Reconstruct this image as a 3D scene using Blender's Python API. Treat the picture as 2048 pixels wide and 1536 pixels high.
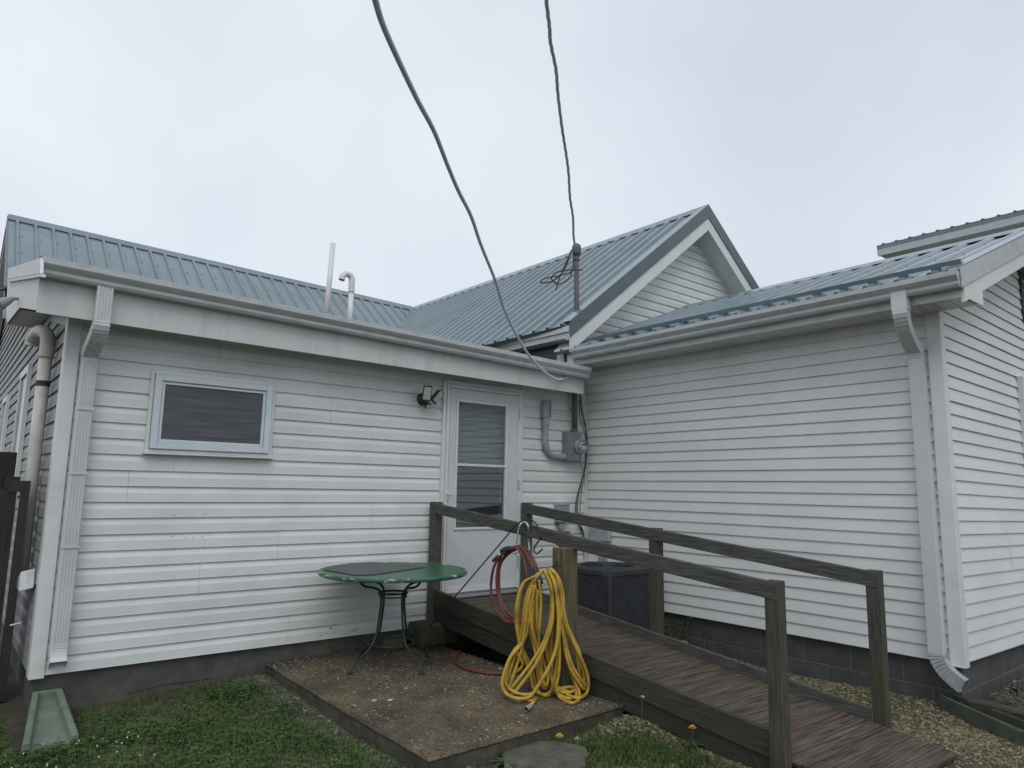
import bpy, bmesh, math, random
import numpy as np
from mathutils import Vector, Matrix
random.seed(7); rng = np.random.default_rng(11)
for o in list(bpy.data.objects): bpy.data.objects.remove(o)
scene = bpy.context.scene
COL = scene.collection

# ------------------------------------------------------------------ camera
YAW, PIT, ROL, FPX = 0.68285, 0.14822, 0.01661, 1404.46
CAM = np.array([-5.86176, -5.81687, 1.5])
def _axes():
    f = np.array([math.sin(YAW)*math.cos(PIT), math.cos(YAW)*math.cos(PIT), math.sin(PIT)])
    r = np.array([math.cos(YAW), -math.sin(YAW), 0.0]); u = np.cross(r, f)
    return (r*math.cos(ROL)+u*math.sin(ROL), -r*math.sin(ROL)+u*math.cos(ROL), f)
RV, UV, FV = _axes()
cam_d = bpy.data.cameras.new('camera'); cam = bpy.data.objects.new('camera', cam_d); COL.objects.link(cam)
cam.matrix_world = Matrix(((RV[0], UV[0], -FV[0], CAM[0]), (RV[1], UV[1], -FV[1], CAM[1]), (RV[2], UV[2], -FV[2], CAM[2]), (0, 0, 0, 1)))
cam_d.sensor_width = 36; cam_d.lens = FPX/2048*36; cam_d.clip_start = 0.05; cam_d.clip_end = 3000
scene.camera = cam
scene.render.resolution_x, scene.render.resolution_y = 1024, 768

# ------------------------------------------------------------------ world, sun, exposure
SUN_AZ, SUN_EL = math.radians(215), math.radians(52)      # where the light comes from (from +Y clockwise)
w = bpy.data.worlds.new('World'); scene.world = w; w.use_nodes = True
nt = w.node_tree; nt.nodes.clear()
def wn(t, **k):
    n = nt.nodes.new(t)
    for a, b in k.items(): setattr(n, a, b)
    return n
out = wn('ShaderNodeOutputWorld'); bg = wn('ShaderNodeBackground'); bg.inputs[1].default_value = 0.1
sky = wn('ShaderNodeTexSky', sky_type='NISHITA', sun_disc=False); sky.sun_elevation = SUN_EL; sky.sun_rotation = SUN_AZ
tc = wn('ShaderNodeTexCoord'); no = wn('ShaderNodeTexNoise'); no.inputs['Scale'].default_value = 1.7; no.inputs['Detail'].default_value = 3
no.inputs['Roughness'].default_value = 0.5
cr = wn('ShaderNodeValToRGB'); cr.color_ramp.elements[0].position = 0.3; cr.color_ramp.elements[1].position = 0.72
cr.color_ramp.elements[0].color = (0.538, 0.583, 0.652, 1); cr.color_ramp.elements[1].color = (0.695, 0.737, 0.797, 1)
sc = wn('ShaderNodeVectorMath', operation='SCALE'); sc.inputs['Scale'].default_value = 10.0
mx = wn('ShaderNodeMixRGB'); mx.inputs[0].default_value = 0.93
L = nt.links.new
L(tc.outputs['Generated'], no.inputs['Vector']); L(no.outputs['Fac'], cr.inputs[0]); L(cr.outputs[0], sc.inputs[0])
L(sky.outputs[0], mx.inputs[1]); L(sc.outputs[0], mx.inputs[2]); L(mx.outputs[0], bg.inputs[0]); L(bg.outputs[0], out.inputs[0])
sd = bpy.data.lights.new('sun', 'SUN'); sun = bpy.data.objects.new('sun', sd); COL.objects.link(sun)
sd.energy = 0.8; sd.angle = math.radians(40); sd.color = (1.0, 0.98, 0.95)
sdir = Vector((math.sin(SUN_AZ)*math.cos(SUN_EL), math.cos(SUN_AZ)*math.cos(SUN_EL), math.sin(SUN_EL)))
sun.rotation_euler = sdir.to_track_quat('Z', 'Y').to_euler(); sun.location = (-10, -12, 20)
vs = scene.view_settings; vs.view_transform = 'Standard'; vs.look = 'None'; vs.exposure = 0.32; vs.gamma = 1.0; vs.use_curve_mapping = False

# ------------------------------------------------------------------ pixel of the 2048 px photograph -> point on a plane of the place
def ray(u, v): return RV*((u-1024)/FPX) - UV*((v-768)/FPX) + FV
def at(u, v, ax, val):
    d = ray(u, v); return CAM + d*((val-CAM[ax])/d[ax])
def atp(u, v, q, n):
    d = ray(u, v); q = np.array(q, float); n = np.array(n, float)
    return CAM + d*(np.dot(q-CAM, n)/np.dot(d, n))
def atd(u, v, dep): return CAM + ray(u, v)*dep

# ------------------------------------------------------------------ materials
def rgb(r, g, b): return (r, g, b, 1)
def pm(name, c1, c2=None, scale=6.0, stretch=(1, 1, 1), rough=0.6, metal=0.0, spec=0.5, bump=0.0, bscale=None, detail=5, lo=0.35, hi=0.65,
       c3=None, s3=1.5, lo3=0.5, hi3=0.7, st3=(1, 1, 1), bdist=0.004, coat=0.0, perobj=0.0):
    m = bpy.data.materials.new(name); m.use_nodes = True; t = m.node_tree; n = t.nodes; l = t.links.new
    b = n['Principled BSDF']; b.inputs['Roughness'].default_value = rough; b.inputs['Metallic'].default_value = metal
    b.inputs['Specular IOR Level'].default_value = spec; b.inputs['Coat Weight'].default_value = coat
    if c2 is None: c2 = tuple(min(1, x*1.12) for x in c1)
    c = n.new('ShaderNodeTexCoord'); mp = n.new('ShaderNodeMapping'); mp.inputs['Scale'].default_value = stretch
    l(c.outputs['Object'], mp.inputs[0])
    nz = n.new('ShaderNodeTexNoise'); nz.inputs['Scale'].default_value = scale; nz.inputs['Detail'].default_value = detail; nz.inputs['Roughness'].default_value = 0.65
    l(mp.outputs[0], nz.inputs['Vector'])
    rp = n.new('ShaderNodeValToRGB'); e = rp.color_ramp.elements; e[0].position = lo; e[1].position = hi; e[0].color = rgb(*c1); e[1].color = rgb(*c2)
    l(nz.outputs['Fac'], rp.inputs[0]); col = rp.outputs[0]
    if c3 is not None:
        mp3 = n.new('ShaderNodeMapping'); mp3.inputs['Scale'].default_value = st3; mp3.inputs['Location'].default_value = (3.1, 1.7, 0.4); l(c.outputs['Object'], mp3.inputs[0])
        n3 = n.new('ShaderNodeTexNoise'); n3.inputs['Scale'].default_value = s3; n3.inputs['Detail'].default_value = 6; n3.inputs['Roughness'].default_value = 0.6
        l(mp3.outputs[0], n3.inputs['Vector'])
        r3 = n.new('ShaderNodeMapRange'); r3.inputs[1].default_value = lo3; r3.inputs[2].default_value = hi3; l(n3.outputs['Fac'], r3.inputs[0])
        mm = n.new('ShaderNodeMixRGB'); l(r3.outputs[0], mm.inputs[0]); l(col, mm.inputs[1]); mm.inputs[2].default_value = rgb(*c3); col = mm.outputs[0]
    if perobj:
        oi = n.new('ShaderNodeObjectInfo'); hs = n.new('ShaderNodeHueSaturation')
        mr = n.new('ShaderNodeMapRange'); mr.inputs[3].default_value = 1-perobj; mr.inputs[4].default_value = 1+perobj
        l(oi.outputs['Random'], mr.inputs[0]); l(mr.outputs[0], hs.inputs['Value']); l(col, hs.inputs['Color']); col = hs.outputs[0]
    l(col, b.inputs['Base Color'])
    if bump:
        bz = n.new('ShaderNodeTexNoise'); bz.inputs['Scale'].default_value = bscale or scale; bz.inputs['Detail'].default_value = 6
        l(mp.outputs[0], bz.inputs['Vector'])
        bp = n.new('ShaderNodeBump'); bp.inputs['Strength'].default_value = bump; bp.inputs['Distance'].default_value = bdist
        l(bz.outputs['Fac'], bp.inputs['Height']); l(bp.outputs[0], b.inputs['Normal'])
    return m
M = {}
M['siding'] = pm('white_vinyl', (0.65, 0.675, 0.665), (0.71, 0.73, 0.715), 3, rough=0.42, spec=0.4, c3=(0.54, 0.565, 0.53), s3=1.3, lo3=0.45, hi3=0.85, st3=(1, 1, 2.5), bump=0.30, bscale=1.6, bdist=0.02, perobj=0.015)
M['siding_b'] = pm('white_vinyl_smooth', (0.65, 0.67, 0.652), (0.70, 0.715, 0.697), 2.5, rough=0.42, spec=0.4, c3=(0.56, 0.58, 0.55), s3=0.8, lo3=0.52, hi3=0.85, bump=0.30, bscale=1.4, bdist=0.02, perobj=0.015)
M['siding_shade_dirt'] = pm('weathered_vinyl_with_shade', (0.27, 0.265, 0.27), (0.34, 0.335, 0.335), 5, rough=0.55, c3=(0.22, 0.225, 0.21), s3=1.5, lo3=0.45, hi3=0.75, perobj=0.03)  # side wall dirt, with the wall's shade mixed into the colour
M['trim'] = pm('white_trim', (0.63, 0.65, 0.63), (0.68, 0.695, 0.675), 4, rough=0.4, c3=(0.52, 0.54, 0.51), s3=2.0, lo3=0.55, hi3=0.85, st3=(1, 1, 3))
M['fascia'] = pm('white_fascia', (0.575, 0.595, 0.575), (0.635, 0.65, 0.625), 2, stretch=(1, 1, 0.6), rough=0.4, c3=(0.43, 0.45, 0.43), s3=2.6, lo3=0.5, hi3=0.9, st3=(3, 3, 0.5))
M['grimy'] = pm('grimy_white', (0.56, 0.56, 0.57), (0.66, 0.66, 0.66), 9, stretch=(6, 6, 0.7), rough=0.5, c3=(0.34, 0.35, 0.34), s3=6, lo3=0.5, hi3=0.78, st3=(6, 6, 0.5))
M['gutter'] = pm('gutter_aluminium', (0.43, 0.455, 0.465), (0.50, 0.52, 0.525), 4, stretch=(2, 2, 8), rough=0.36, c3=(0.33, 0.35, 0.35), s3=3, lo3=0.5, hi3=0.8, st3=(2, 2, 6))
M['spout'] = pm('downspout_aluminium', (0.53, 0.555, 0.57), (0.59, 0.61, 0.615), 3, rough=0.38, c3=(0.46, 0.48, 0.48), s3=4, lo3=0.55, hi3=0.85, st3=(3, 3, 0.4))
M['roof'] = pm('green_metal_roof', (0.148, 0.198, 0.224), (0.175, 0.226, 0.252), 2.5, rough=0.20, metal=0.0, spec=0.65, c3=(0.112, 0.166, 0.182), s3=1.6, lo3=0.45, hi3=0.75, st3=(1, 1, 0.5), bump=0.16, bscale=1.2, bdist=0.02)
M['roof_trim'] = pm('green_roof_trim', (0.085, 0.115, 0.125), (0.10, 0.13, 0.14), 4, rough=0.4, metal=0.0, spec=0.5)
M['membrane'] = pm('dark_roofing', (0.06, 0.062, 0.062), (0.09, 0.09, 0.09), 30, rough=0.9)
M['dark_wall'] = pm('shade_toned_board', (0.10, 0.11, 0.11), (0.13, 0.14, 0.14), 6, rough=0.8)  # eave shade put into the side wall's colour; also backs the soffit gaps
M['found'] = pm('foundation_concrete', (0.058, 0.058, 0.053), (0.098, 0.094, 0.085), 7, rough=0.9, c3=(0.15, 0.13, 0.105), s3=2.2, lo3=0.5, hi3=0.75, bump=0.5, bscale=40, bdist=0.004)
M['block'] = pm('grey_painted_block', (0.052, 0.054, 0.055), (0.082, 0.081, 0.078), 8, rough=0.85, c3=(0.06, 0.058, 0.05), s3=3, lo3=0.5, hi3=0.75, bump=0.6, bscale=50, bdist=0.003, perobj=0.08)
M['mortar'] = pm('mortar', (0.115, 0.112, 0.104), (0.155, 0.15, 0.14), 30, rough=0.95, bump=0.4, bscale=60)
M['rail'] = pm('weathered_lumber', (0.036, 0.038, 0.034), (0.102, 0.102, 0.090), 9, stretch=(9, 0.7, 9), rough=0.85, c3=(0.07, 0.052, 0.032), s3=3, lo3=0.55, hi3=0.75, st3=(5, 0.6, 5), bump=0.7, bscale=9, bdist=0.006, perobj=0.06)
M['post'] = pm('weathered_post', (0.032, 0.031, 0.024), (0.085, 0.079, 0.061), 9, stretch=(10, 10, 0.6), rough=0.85, c3=(0.055, 0.052, 0.02), s3=2.5, lo3=0.5, hi3=0.72, st3=(4, 4, 0.6), bump=0.7, bscale=9, bdist=0.006, perobj=0.06)
M['hpost'] = pm('treated_post', (0.07, 0.058, 0.03), (0.155, 0.133, 0.072), 8, stretch=(9, 9, 0.5), rough=0.85, c3=(0.05, 0.05, 0.025), s3=4, lo3=0.52, hi3=0.7, st3=(8, 8, 0.5), bump=0.8, bscale=8, bdist=0.008)
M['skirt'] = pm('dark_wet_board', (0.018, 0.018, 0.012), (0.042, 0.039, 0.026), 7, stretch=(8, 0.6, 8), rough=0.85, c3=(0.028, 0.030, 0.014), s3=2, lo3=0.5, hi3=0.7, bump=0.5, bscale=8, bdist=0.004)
M['deck'] = pm('weathered_plywood', (0.022, 0.015, 0.0095), (0.17, 0.132, 0.096), 6, stretch=(0.45, 9, 9), rough=0.72, lo=0.38, hi=0.74, detail=10, c3=(0.055, 0.030, 0.020), s3=1.6, lo3=0.52, hi3=0.85, st3=(0.7, 2.0, 1), bump=0.9, bscale=7, bdist=0.006, perobj=0.05)
M['curb'] = pm('curb_board', (0.026, 0.026, 0.018), (0.062, 0.059, 0.042), 7, stretch=(8, 0.6, 8), rough=0.85, c3=(0.035, 0.038, 0.018), s3=2, lo3=0.5, hi3=0.7, bump=0.6, bscale=8, bdist=0.005)
M['fence'] = pm('dark_fence_wood', (0.014, 0.015, 0.013), (0.034, 0.036, 0.031), 8, stretch=(10, 10, 0.5), rough=0.9, bump=0.7, bscale=8, perobj=0.15)
M['black'] = pm('black_metal', (0.018, 0.02, 0.021), (0.03, 0.031, 0.032), 20, rough=0.5)
M['cable'] = pm('cable_grey_glare', (0.56, 0.65, 0.77), (0.60, 0.69, 0.80), 20, rough=0.6)  # pale blue puts sky glare into the cable colour
M['cable_b'] = pm('cable_black', (0.02, 0.02, 0.021), (0.04, 0.04, 0.042), 20, rough=0.5)
M['cable_w'] = pm('cable_white', (0.45, 0.46, 0.45), (0.55, 0.55, 0.54), 20, rough=0.5)
M['conduit'] = pm('grey_conduit', (0.25, 0.275, 0.29), (0.32, 0.34, 0.35), 9, rough=0.55, c3=(0.18, 0.2, 0.2), s3=5, lo3=0.55, hi3=0.8)
M['conduit_d'] = pm('dark_conduit', (0.085, 0.09, 0.098), (0.12, 0.125, 0.132), 9, rough=0.6)
M['meterbox'] = pm('meter_box_grey', (0.17, 0.185, 0.205), (0.22, 0.235, 0.25), 9, rough=0.55, c3=(0.14, 0.145, 0.15), s3=5)
M['galv'] = pm('galvanised', (0.40, 0.42, 0.44), (0.52, 0.54, 0.55), 14, rough=0.45, metal=0.5)
M['pvc'] = pm('white_pvc', (0.66, 0.67, 0.66), (0.72, 0.73, 0.71), 5, rough=0.4, c3=(0.5, 0.5, 0.46), s3=4, lo3=0.5, hi3=0.85)
M['pvc_old'] = pm('stained_pvc', (0.50, 0.49, 0.44), (0.58, 0.57, 0.52), 6, stretch=(3, 3, 0.6), rough=0.5, c3=(0.36, 0.34, 0.29), s3=4, lo3=0.5, hi3=0.8)
M['green'] = pm('green_table_paint', (0.020, 0.085, 0.040), (0.032, 0.118, 0.057), 5, rough=0.33, c3=(0.085, 0.14, 0.10), s3=9, lo3=0.6, hi3=0.75, bump=0.15, bscale=60, bdist=0.002)
M['rim'] = pm('chipped_green_rim', (0.022, 0.105, 0.05), (0.04, 0.14, 0.075), 6, rough=0.45, c3=(0.42, 0.44, 0.38), s3=11, lo3=0.55, hi3=0.62, st3=(1, 1, 3), bump=0.3, bscale=40)
M['dgreen'] = pm('dark_green_iron', (0.008, 0.026, 0.016), (0.015, 0.040, 0.025), 12, rough=0.45, c3=(0.07, 0.05, 0.035), s3=14, lo3=0.6, hi3=0.75)
M['mat'] = pm('dark_mat', (0.045, 0.052, 0.055), (0.07, 0.078, 0.08), 8, rough=0.45, c3=(0.10, 0.12, 0.112), s3=5, lo3=0.55, hi3=0.8, bump=0.3, bscale=30, bdist=0.002)
M['yellow'] = pm('yellow_hose', (0.42, 0.27, 0.035), (0.52, 0.335, 0.05), 6, rough=0.42, c3=(0.20, 0.12, 0.025), s3=7, lo3=0.48, hi3=0.7)
M['red'] = pm('red_hose', (0.115, 0.032, 0.027), (0.155, 0.045, 0.037), 8, rough=0.5, c3=(0.09, 0.035, 0.03), s3=5, lo3=0.5, hi3=0.8)
M['tape'] = pm('black_tape', (0.022, 0.022, 0.024), (0.04, 0.038, 0.038), 30, rough=0.55, bump=0.4, bscale=70, bdist=0.002)
M['ac'] = pm('dark_grey_cabinet', (0.026, 0.029, 0.033), (0.040, 0.044, 0.049), 8, rough=0.55)
M['ac_in'] = pm('coil_fins', (0.012, 0.013, 0.014), (0.02, 0.02, 0.021), 40, rough=0.8)
M['pad'] = pm('grey_pad', (0.14, 0.145, 0.145), (0.18, 0.18, 0.18), 20, rough=0.9)
M['stone'] = pm('old_concrete', (0.070, 0.062, 0.047), (0.125, 0.112, 0.086), 12, rough=0.95, c3=(0.08, 0.08, 0.06), s3=3, lo3=0.5, hi3=0.75, bump=0.7, bscale=45, bdist=0.006)
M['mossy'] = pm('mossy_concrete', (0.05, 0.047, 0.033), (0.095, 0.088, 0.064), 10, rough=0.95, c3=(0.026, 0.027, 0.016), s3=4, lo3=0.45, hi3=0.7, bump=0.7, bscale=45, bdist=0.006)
M['splash'] = pm('green_splash_concrete', (0.10, 0.142, 0.105), (0.165, 0.205, 0.158), 10, rough=0.9, c3=(0.12, 0.16, 0.11), s3=4, lo3=0.5, hi3=0.8, bump=0.5, bscale=70, bdist=0.003)
M['splash_g'] = pm('mossy_splash_plastic', (0.055, 0.068, 0.050), (0.10, 0.115, 0.088), 8, rough=0.8, c3=(0.035, 0.035, 0.02), s3=4, lo3=0.45, hi3=0.75)
M['timber'] = pm('rotten_timber', (0.035, 0.03, 0.024), (0.075, 0.062, 0.05), 8, stretch=(4, 1, 6), rough=0.95, bump=0.8, bscale=20, bdist=0.01)
M['lens'] = pm('lamp_lens', (0.36, 0.38, 0.34), (0.45, 0.45, 0.38), 25, rough=0.25)
M['bronze'] = pm('bronze_lamp', (0.028, 0.03, 0.034), (0.045, 0.047, 0.05), 10, rough=0.4)
M['winframe'] = pm('bluish_vinyl', (0.56, 0.62, 0.66), (0.62, 0.67, 0.70), 6, rough=0.35)
M['door'] = pm('white_door_paint', (0.56, 0.585, 0.615), (0.62, 0.64, 0.665), 2, rough=0.4, c3=(0.52, 0.535, 0.55), s3=1.5, lo3=0.5, hi3=0.85)
M['blind'] = pm('pale_blind', (0.42, 0.45, 0.44), (0.50, 0.52, 0.51), 2, stretch=(1, 1, 12), rough=0.8)
M['rubber'] = pm('dark_seal', (0.02, 0.021, 0.022), None, rough=0.7)
M['petal'] = pm('dandelion_yellow', (0.75, 0.48, 0.02), (0.85, 0.6, 0.04), 60, rough=0.6)
M['white_flower'] = pm('clover_white', (0.55, 0.56, 0.52), (0.65, 0.65, 0.6), 60, rough=0.7)
M['stalk'] = pm('stalk', (0.10, 0.11, 0.05), (0.16, 0.15, 0.08), 20, rough=0.7)
def glass(name, base, rough, tint):
    m = bpy.data.materials.new(name); m.use_nodes = True; t = m.node_tree; n = t.nodes; l = t.links.new
    n.remove(n['Principled BSDF']); o = n['Material Output']
    tr = n.new('ShaderNodeBsdfTransparent'); tr.inputs[0].default_value = rgb(*tint)
    gl = n.new('ShaderNodeBsdfGlossy'); gl.inputs['Roughness'].default_value = rough; gl.inputs[0].default_value = (0.95, 0.97, 1, 1)
    lw = n.new('ShaderNodeLayerWeight'); lw.inputs[0].default_value = 0.5
    pw = n.new('ShaderNodeMath'); pw.operation = 'POWER'; pw.inputs[1].default_value = 3.5; l(lw.outputs['Facing'], pw.inputs[0])
    fr = n.new('ShaderNodeMapRange'); fr.inputs[3].default_value = base; fr.inputs[4].default_value = 1.0; l(pw.outputs[0], fr.inputs[0])
    ms = n.new('ShaderNodeMixShader'); l(fr.outputs[0], ms.inputs[0]); l(tr.outputs[0], ms.inputs[1]); l(gl.outputs[0], ms.inputs[2]); l(ms.outputs[0], o.inputs[0])
    return m
M['glass'] = glass('window_glass', 0.13, 0.02, (0.78, 0.81, 0.80))
M['meterglass'] = glass('meter_glass', 0.08, 0.05, (0.85, 0.87, 0.85))
def screen_mat():
    m = pm('insect_screen', (0.034, 0.039, 0.044), (0.092, 0.10, 0.108), 3, stretch=(0.6, 0.6, 11), rough=0.16, spec=0.5, c3=(0.07, 0.072, 0.082), s3=1.5, lo3=0.45, hi3=0.8)
    return m
M['screen'] = screen_mat()
M['dark_in'] = pm('dark_interior', (0.02, 0.021, 0.023), None, rough=0.9)
def leaf_mat(name, c1, c2, c3):
    m = pm(name, c1, c2, 3.2, rough=0.5, spec=0.3, c3=c3, s3=40, lo3=0.5, hi3=0.75)
    b = m.node_tree.nodes['Principled BSDF']; b.inputs['Subsurface Weight'].default_value = 0.0
    return m
M['grass'] = leaf_mat('grass_blades', (0.022, 0.052, 0.009), (0.072, 0.132, 0.020), (0.10, 0.122, 0.030))
M['clover'] = leaf_mat('clover_leaves', (0.022, 0.058, 0.012), (0.072, 0.138, 0.026), (0.10, 0.15, 0.04))
M['weed'] = leaf_mat('weed_leaves', (0.028, 0.058, 0.022), (0.055, 0.092, 0.035), (0.08, 0.09, 0.045))
def gravel_mat(name, cols):
    m = bpy.data.materials.new(name); m.use_nodes = True; t = m.node_tree; n = t.nodes; l = t.links.new; b = n['Principled BSDF']
    b.inputs['Roughness'].default_value = 0.85
    g = n.new('ShaderNodeNewGeometry'); r = n.new('ShaderNodeValToRGB'); r.color_ramp.interpolation = 'LINEAR'
    l(g.outputs['Random Per Island'], r.inputs[0]); e = r.color_ramp.elements
    for i, c in enumerate(cols):
        p = i/(len(cols)-1)
        if i == 0: e[0].color = rgb(*c)
        elif i == len(cols)-1: e[-1].color = rgb(*c); e[-1].position = 1
        else: k = e.new(p); k.color = rgb(*c)
    l(r.outputs[0], b.inputs['Base Color']); return m
M['gravel'] = gravel_mat('tan_gravel', [(0.088, 0.072, 0.040), (0.165, 0.135, 0.076), (0.24, 0.20, 0.118), (0.115, 0.102, 0.076), (0.30, 0.26, 0.17)])
M['gravel_g'] = gravel_mat('grey_gravel', [(0.06, 0.056, 0.046), (0.12, 0.112, 0.096), (0.085, 0.078, 0.064), (0.16, 0.15, 0.13), (0.25, 0.24, 0.21)])
M['pebble'] = gravel_mat('patio_pebbles', [(0.07, 0.058, 0.04), (0.13, 0.108, 0.074), (0.10, 0.088, 0.066), (0.19, 0.165, 0.12), (0.36, 0.335, 0.28)])
def ground_mat():
    m = pm('soil_and_gravel', (0.045, 0.037, 0.023), (0.10, 0.083, 0.054), 14, rough=0.95, c3=(0.035, 0.042, 0.016), s3=0.9, lo3=0.44, hi3=0.64, bump=0.9, bscale=45, bdist=0.015, detail=8)
    return m
M['ground'] = ground_mat()
def patio_mat():
    m = pm('exposed_aggregate', (0.052, 0.040, 0.023), (0.132, 0.103, 0.061), 2.2, rough=0.8, c3=(0.026, 0.024, 0.018), s3=1.5, lo3=0.46, hi3=0.62, detail=8)
    t = m.node_tree; n = t.nodes; l = t.links.new; b = n['Principled BSDF']
    src = b.inputs['Base Color'].links[0].from_socket
    c = n.new('ShaderNodeTexCoord'); v = n.new('ShaderNodeTexVoronoi'); v.inputs['Scale'].default_value = 95
    l(c.outputs['Object'], v.inputs['Vector'])
    bw = n.new('ShaderNodeSeparateColor'); l(v.outputs['Color'], bw.inputs[0])
    mr = n.new('ShaderNodeMapRange'); mr.inputs[1].default_value = 0.0; mr.inputs[2].default_value = 1.0; mr.inputs[3].default_value = 0.55; mr.inputs[4].default_value = 1.75
    l(bw.outputs[0], mr.inputs[0])
    hs = n.new('ShaderNodeHueSaturation'); l(src, hs.inputs['Color']); l(mr.outputs[0], hs.inputs['Value']); l(hs.outputs[0], b.inputs['Base Color'])
    bp = n.new('ShaderNodeBump'); bp.inputs['Strength'].default_value = 0.7; bp.inputs['Distance'].default_value = 0.006; bp.invert = True
    l(v.outputs['Distance'], bp.inputs['Height']); l(bp.outputs[0], b.inputs['Normal'])
    return m
M['patio'] = patio_mat()

# ------------------------------------------------------------------ mesh helpers
def worg(o):
    v = Vector((0, 0, 0))
    while o is not None: v += o.location; o = o.parent
    return v
class MB:
    def __init__(s): s.v = []; s.f = []
    def add(s, vs, fs):
        k = len(s.v); s.v += [tuple(float(c) for c in p) for p in vs]; s.f += [tuple(i+k for i in f) for f in fs]; return s
    def box(s, a, b):
        x0, y0, z0 = a; x1, y1, z1 = b
        return s.add([(x0, y0, z0), (x1, y0, z0), (x1, y1, z0), (x0, y1, z0), (x0, y0, z1), (x1, y0, z1), (x1, y1, z1), (x0, y1, z1)],
                     [(0, 3, 2, 1), (4, 5, 6, 7), (0, 1, 5, 4), (1, 2, 6, 5), (2, 3, 7, 6), (3, 0, 4, 7)])
    def obox(s, p, q, wv, hv):      # beam from p to q, centred, half vectors wv, hv
        p, q, wv, hv = map(lambda a: np.array(a, float), (p, q, wv, hv))
        vs = [p-wv-hv, p+wv-hv, p+wv+hv, p-wv+hv, q-wv-hv, q+wv-hv, q+wv+hv, q-wv+hv]
        return s.add(vs, [(0, 3, 2, 1), (4, 5, 6, 7), (0, 1, 5, 4), (1, 2, 6, 5), (2, 3, 7, 6), (3, 0, 4, 7)])
    def prism(s, pts, d):           # polygon of 3D points extruded by d
        d = np.array(d, float); n = len(pts); P = [np.array(p, float) for p in pts]
        vs = P + [p+d for p in P]
        return s.add(vs, [tuple(range(n-1, -1, -1)), tuple(range(n, 2*n))] + [(i, (i+1) % n, n+(i+1) % n, n+i) for i in range(n)])
    def tube(s, pts, r, seg=8, cap=True, closed=False):
        P = [np.array(p, float) for p in pts]; n = len(P); R = r if hasattr(r, '__len__') else [r]*n
        T = []
        for i in range(n):
            if closed: t = P[(i+1) % n]-P[i-1]
            else: t = P[min(i+1, n-1)]-P[max(i-1, 0)]
            T.append(t/(np.linalg.norm(t)+1e-12))
        a = np.array([0, 0, 1.0]) if abs(T[0][2]) < 0.9 else np.array([1.0, 0, 0])
        u = np.cross(T[0], a); u /= np.linalg.norm(u); vs = []
        for i in range(n):
            u = u-T[i]*np.dot(u, T[i]); u /= np.linalg.norm(u); w_ = np.cross(T[i], u)
            for k in range(seg):
                an = 2*math.pi*k/seg; vs.append(P[i]+R[i]*(u*math.cos(an)+w_*math.sin(an)))
        fs = []
        for i in range(n if closed else n-1):
            j = (i+1) % n
            for k in range(seg):
                k2 = (k+1) % seg; fs.append((i*seg+k, i*seg+k2, j*seg+k2, j*seg+k))
        if cap and not closed: fs += [tuple(range(seg-1, -1, -1)), tuple((n-1)*seg+k for k in range(seg))]
        return s.add(vs, fs)
    def lathe(s, c, prof, seg=24, ax=(0, 0, 1), xa=(1, 0, 0)):
        c = np.array(c, float); ax = np.array(ax, float); ax /= np.linalg.norm(ax); xa = np.array(xa, float); xa = xa-ax*np.dot(xa, ax); xa /= np.linalg.norm(xa); ya = np.cross(ax, xa)
        vs = []; n = len(prof)
        for r, h in prof:
            for k in range(seg):
                an = 2*math.pi*k/seg; vs.append(c+ax*h+(xa*math.cos(an)+ya*math.sin(an))*r)
        fs = [(i*seg+k, i*seg+(k+1) % seg, (i+1)*seg+(k+1) % seg, (i+1)*seg+k) for i in range(n-1) for k in range(seg)]
        fs += [tuple(range(seg-1, -1, -1)), tuple((n-1)*seg+k for k in range(seg))]
        return s.add(vs, fs)
    def build(s, name, mat, parent=None, smooth=False, bevel=0.0):
        org = worg(parent) if parent is not None else Vector((0, 0, 0))
        if parent is None and s.v:
            a = np.array(s.v); org = Vector((float(a[:, 0].mean()), float(a[:, 1].mean()), float(a[:, 2].min())))
        me = bpy.data.meshes.new(name); me.from_pydata([(x-org.x, y-org.y, z-org.z) for x, y, z in s.v], [], s.f)
        me.materials.append(M[mat] if isinstance(mat, str) else mat)
        bm = bmesh.new(); bm.from_mesh(me); bmesh.ops.recalc_face_normals(bm, faces=bm.faces)
        if bevel: bmesh.ops.bevel(bm, geom=bm.edges[:], offset=bevel, segments=1, affect='EDGES', clamp_overlap=True)
        bm.to_mesh(me); bm.free()
        if smooth:
            for p in me.polygons: p.use_smooth = True
        o = bpy.data.objects.new(name, me); COL.objects.link(o)
        if parent is not None: o.parent = parent
        else: o.location = org
        return o
def raw(name, V, F, mat, parent=None, smooth=False):
    me = bpy.data.meshes.new(name); me.from_pydata(V, [], F); me.materials.append(M[mat])
    if smooth: me.polygons.foreach_set('use_smooth', [True]*len(me.polygons))
    o = bpy.data.objects.new(name, me); COL.objects.link(o)
    if parent is not None: o.parent = parent
    return o
def tag(o, label=None, cat=None, group=None, kind=None):
    if label: o['label'] = label
    if cat: o['category'] = cat
    if group: o['group'] = group
    if kind: o['kind'] = kind
    return o
def thing(name, loc, label, cat, group=None):
    o = bpy.data.objects.new(name, None); COL.objects.link(o); o.location = loc; o.empty_display_size = 0.2
    return tag(o, label, cat, group)
def spline(pts, n=12, closed=False):      # Catmull-Rom
    P = [np.array(p, float) for p in pts]; out = []; N = len(P)
    for i in range(N if closed else N-1):
        if closed: a, b, c, d = P[i-1], P[i], P[(i+1) % N], P[(i+2) % N]
        else: a, b, c, d = P[max(i-1, 0)], P[i], P[i+1], P[min(i+2, N-1)]
        for k in range(n):
            t = k/n; out.append(0.5*((2*b)+(-a+c)*t+(2*a-5*b+4*c-d)*t*t+(-a+3*b-3*c+d)*t**3))
    if not closed: out.append(P[-1])
    return out

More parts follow.
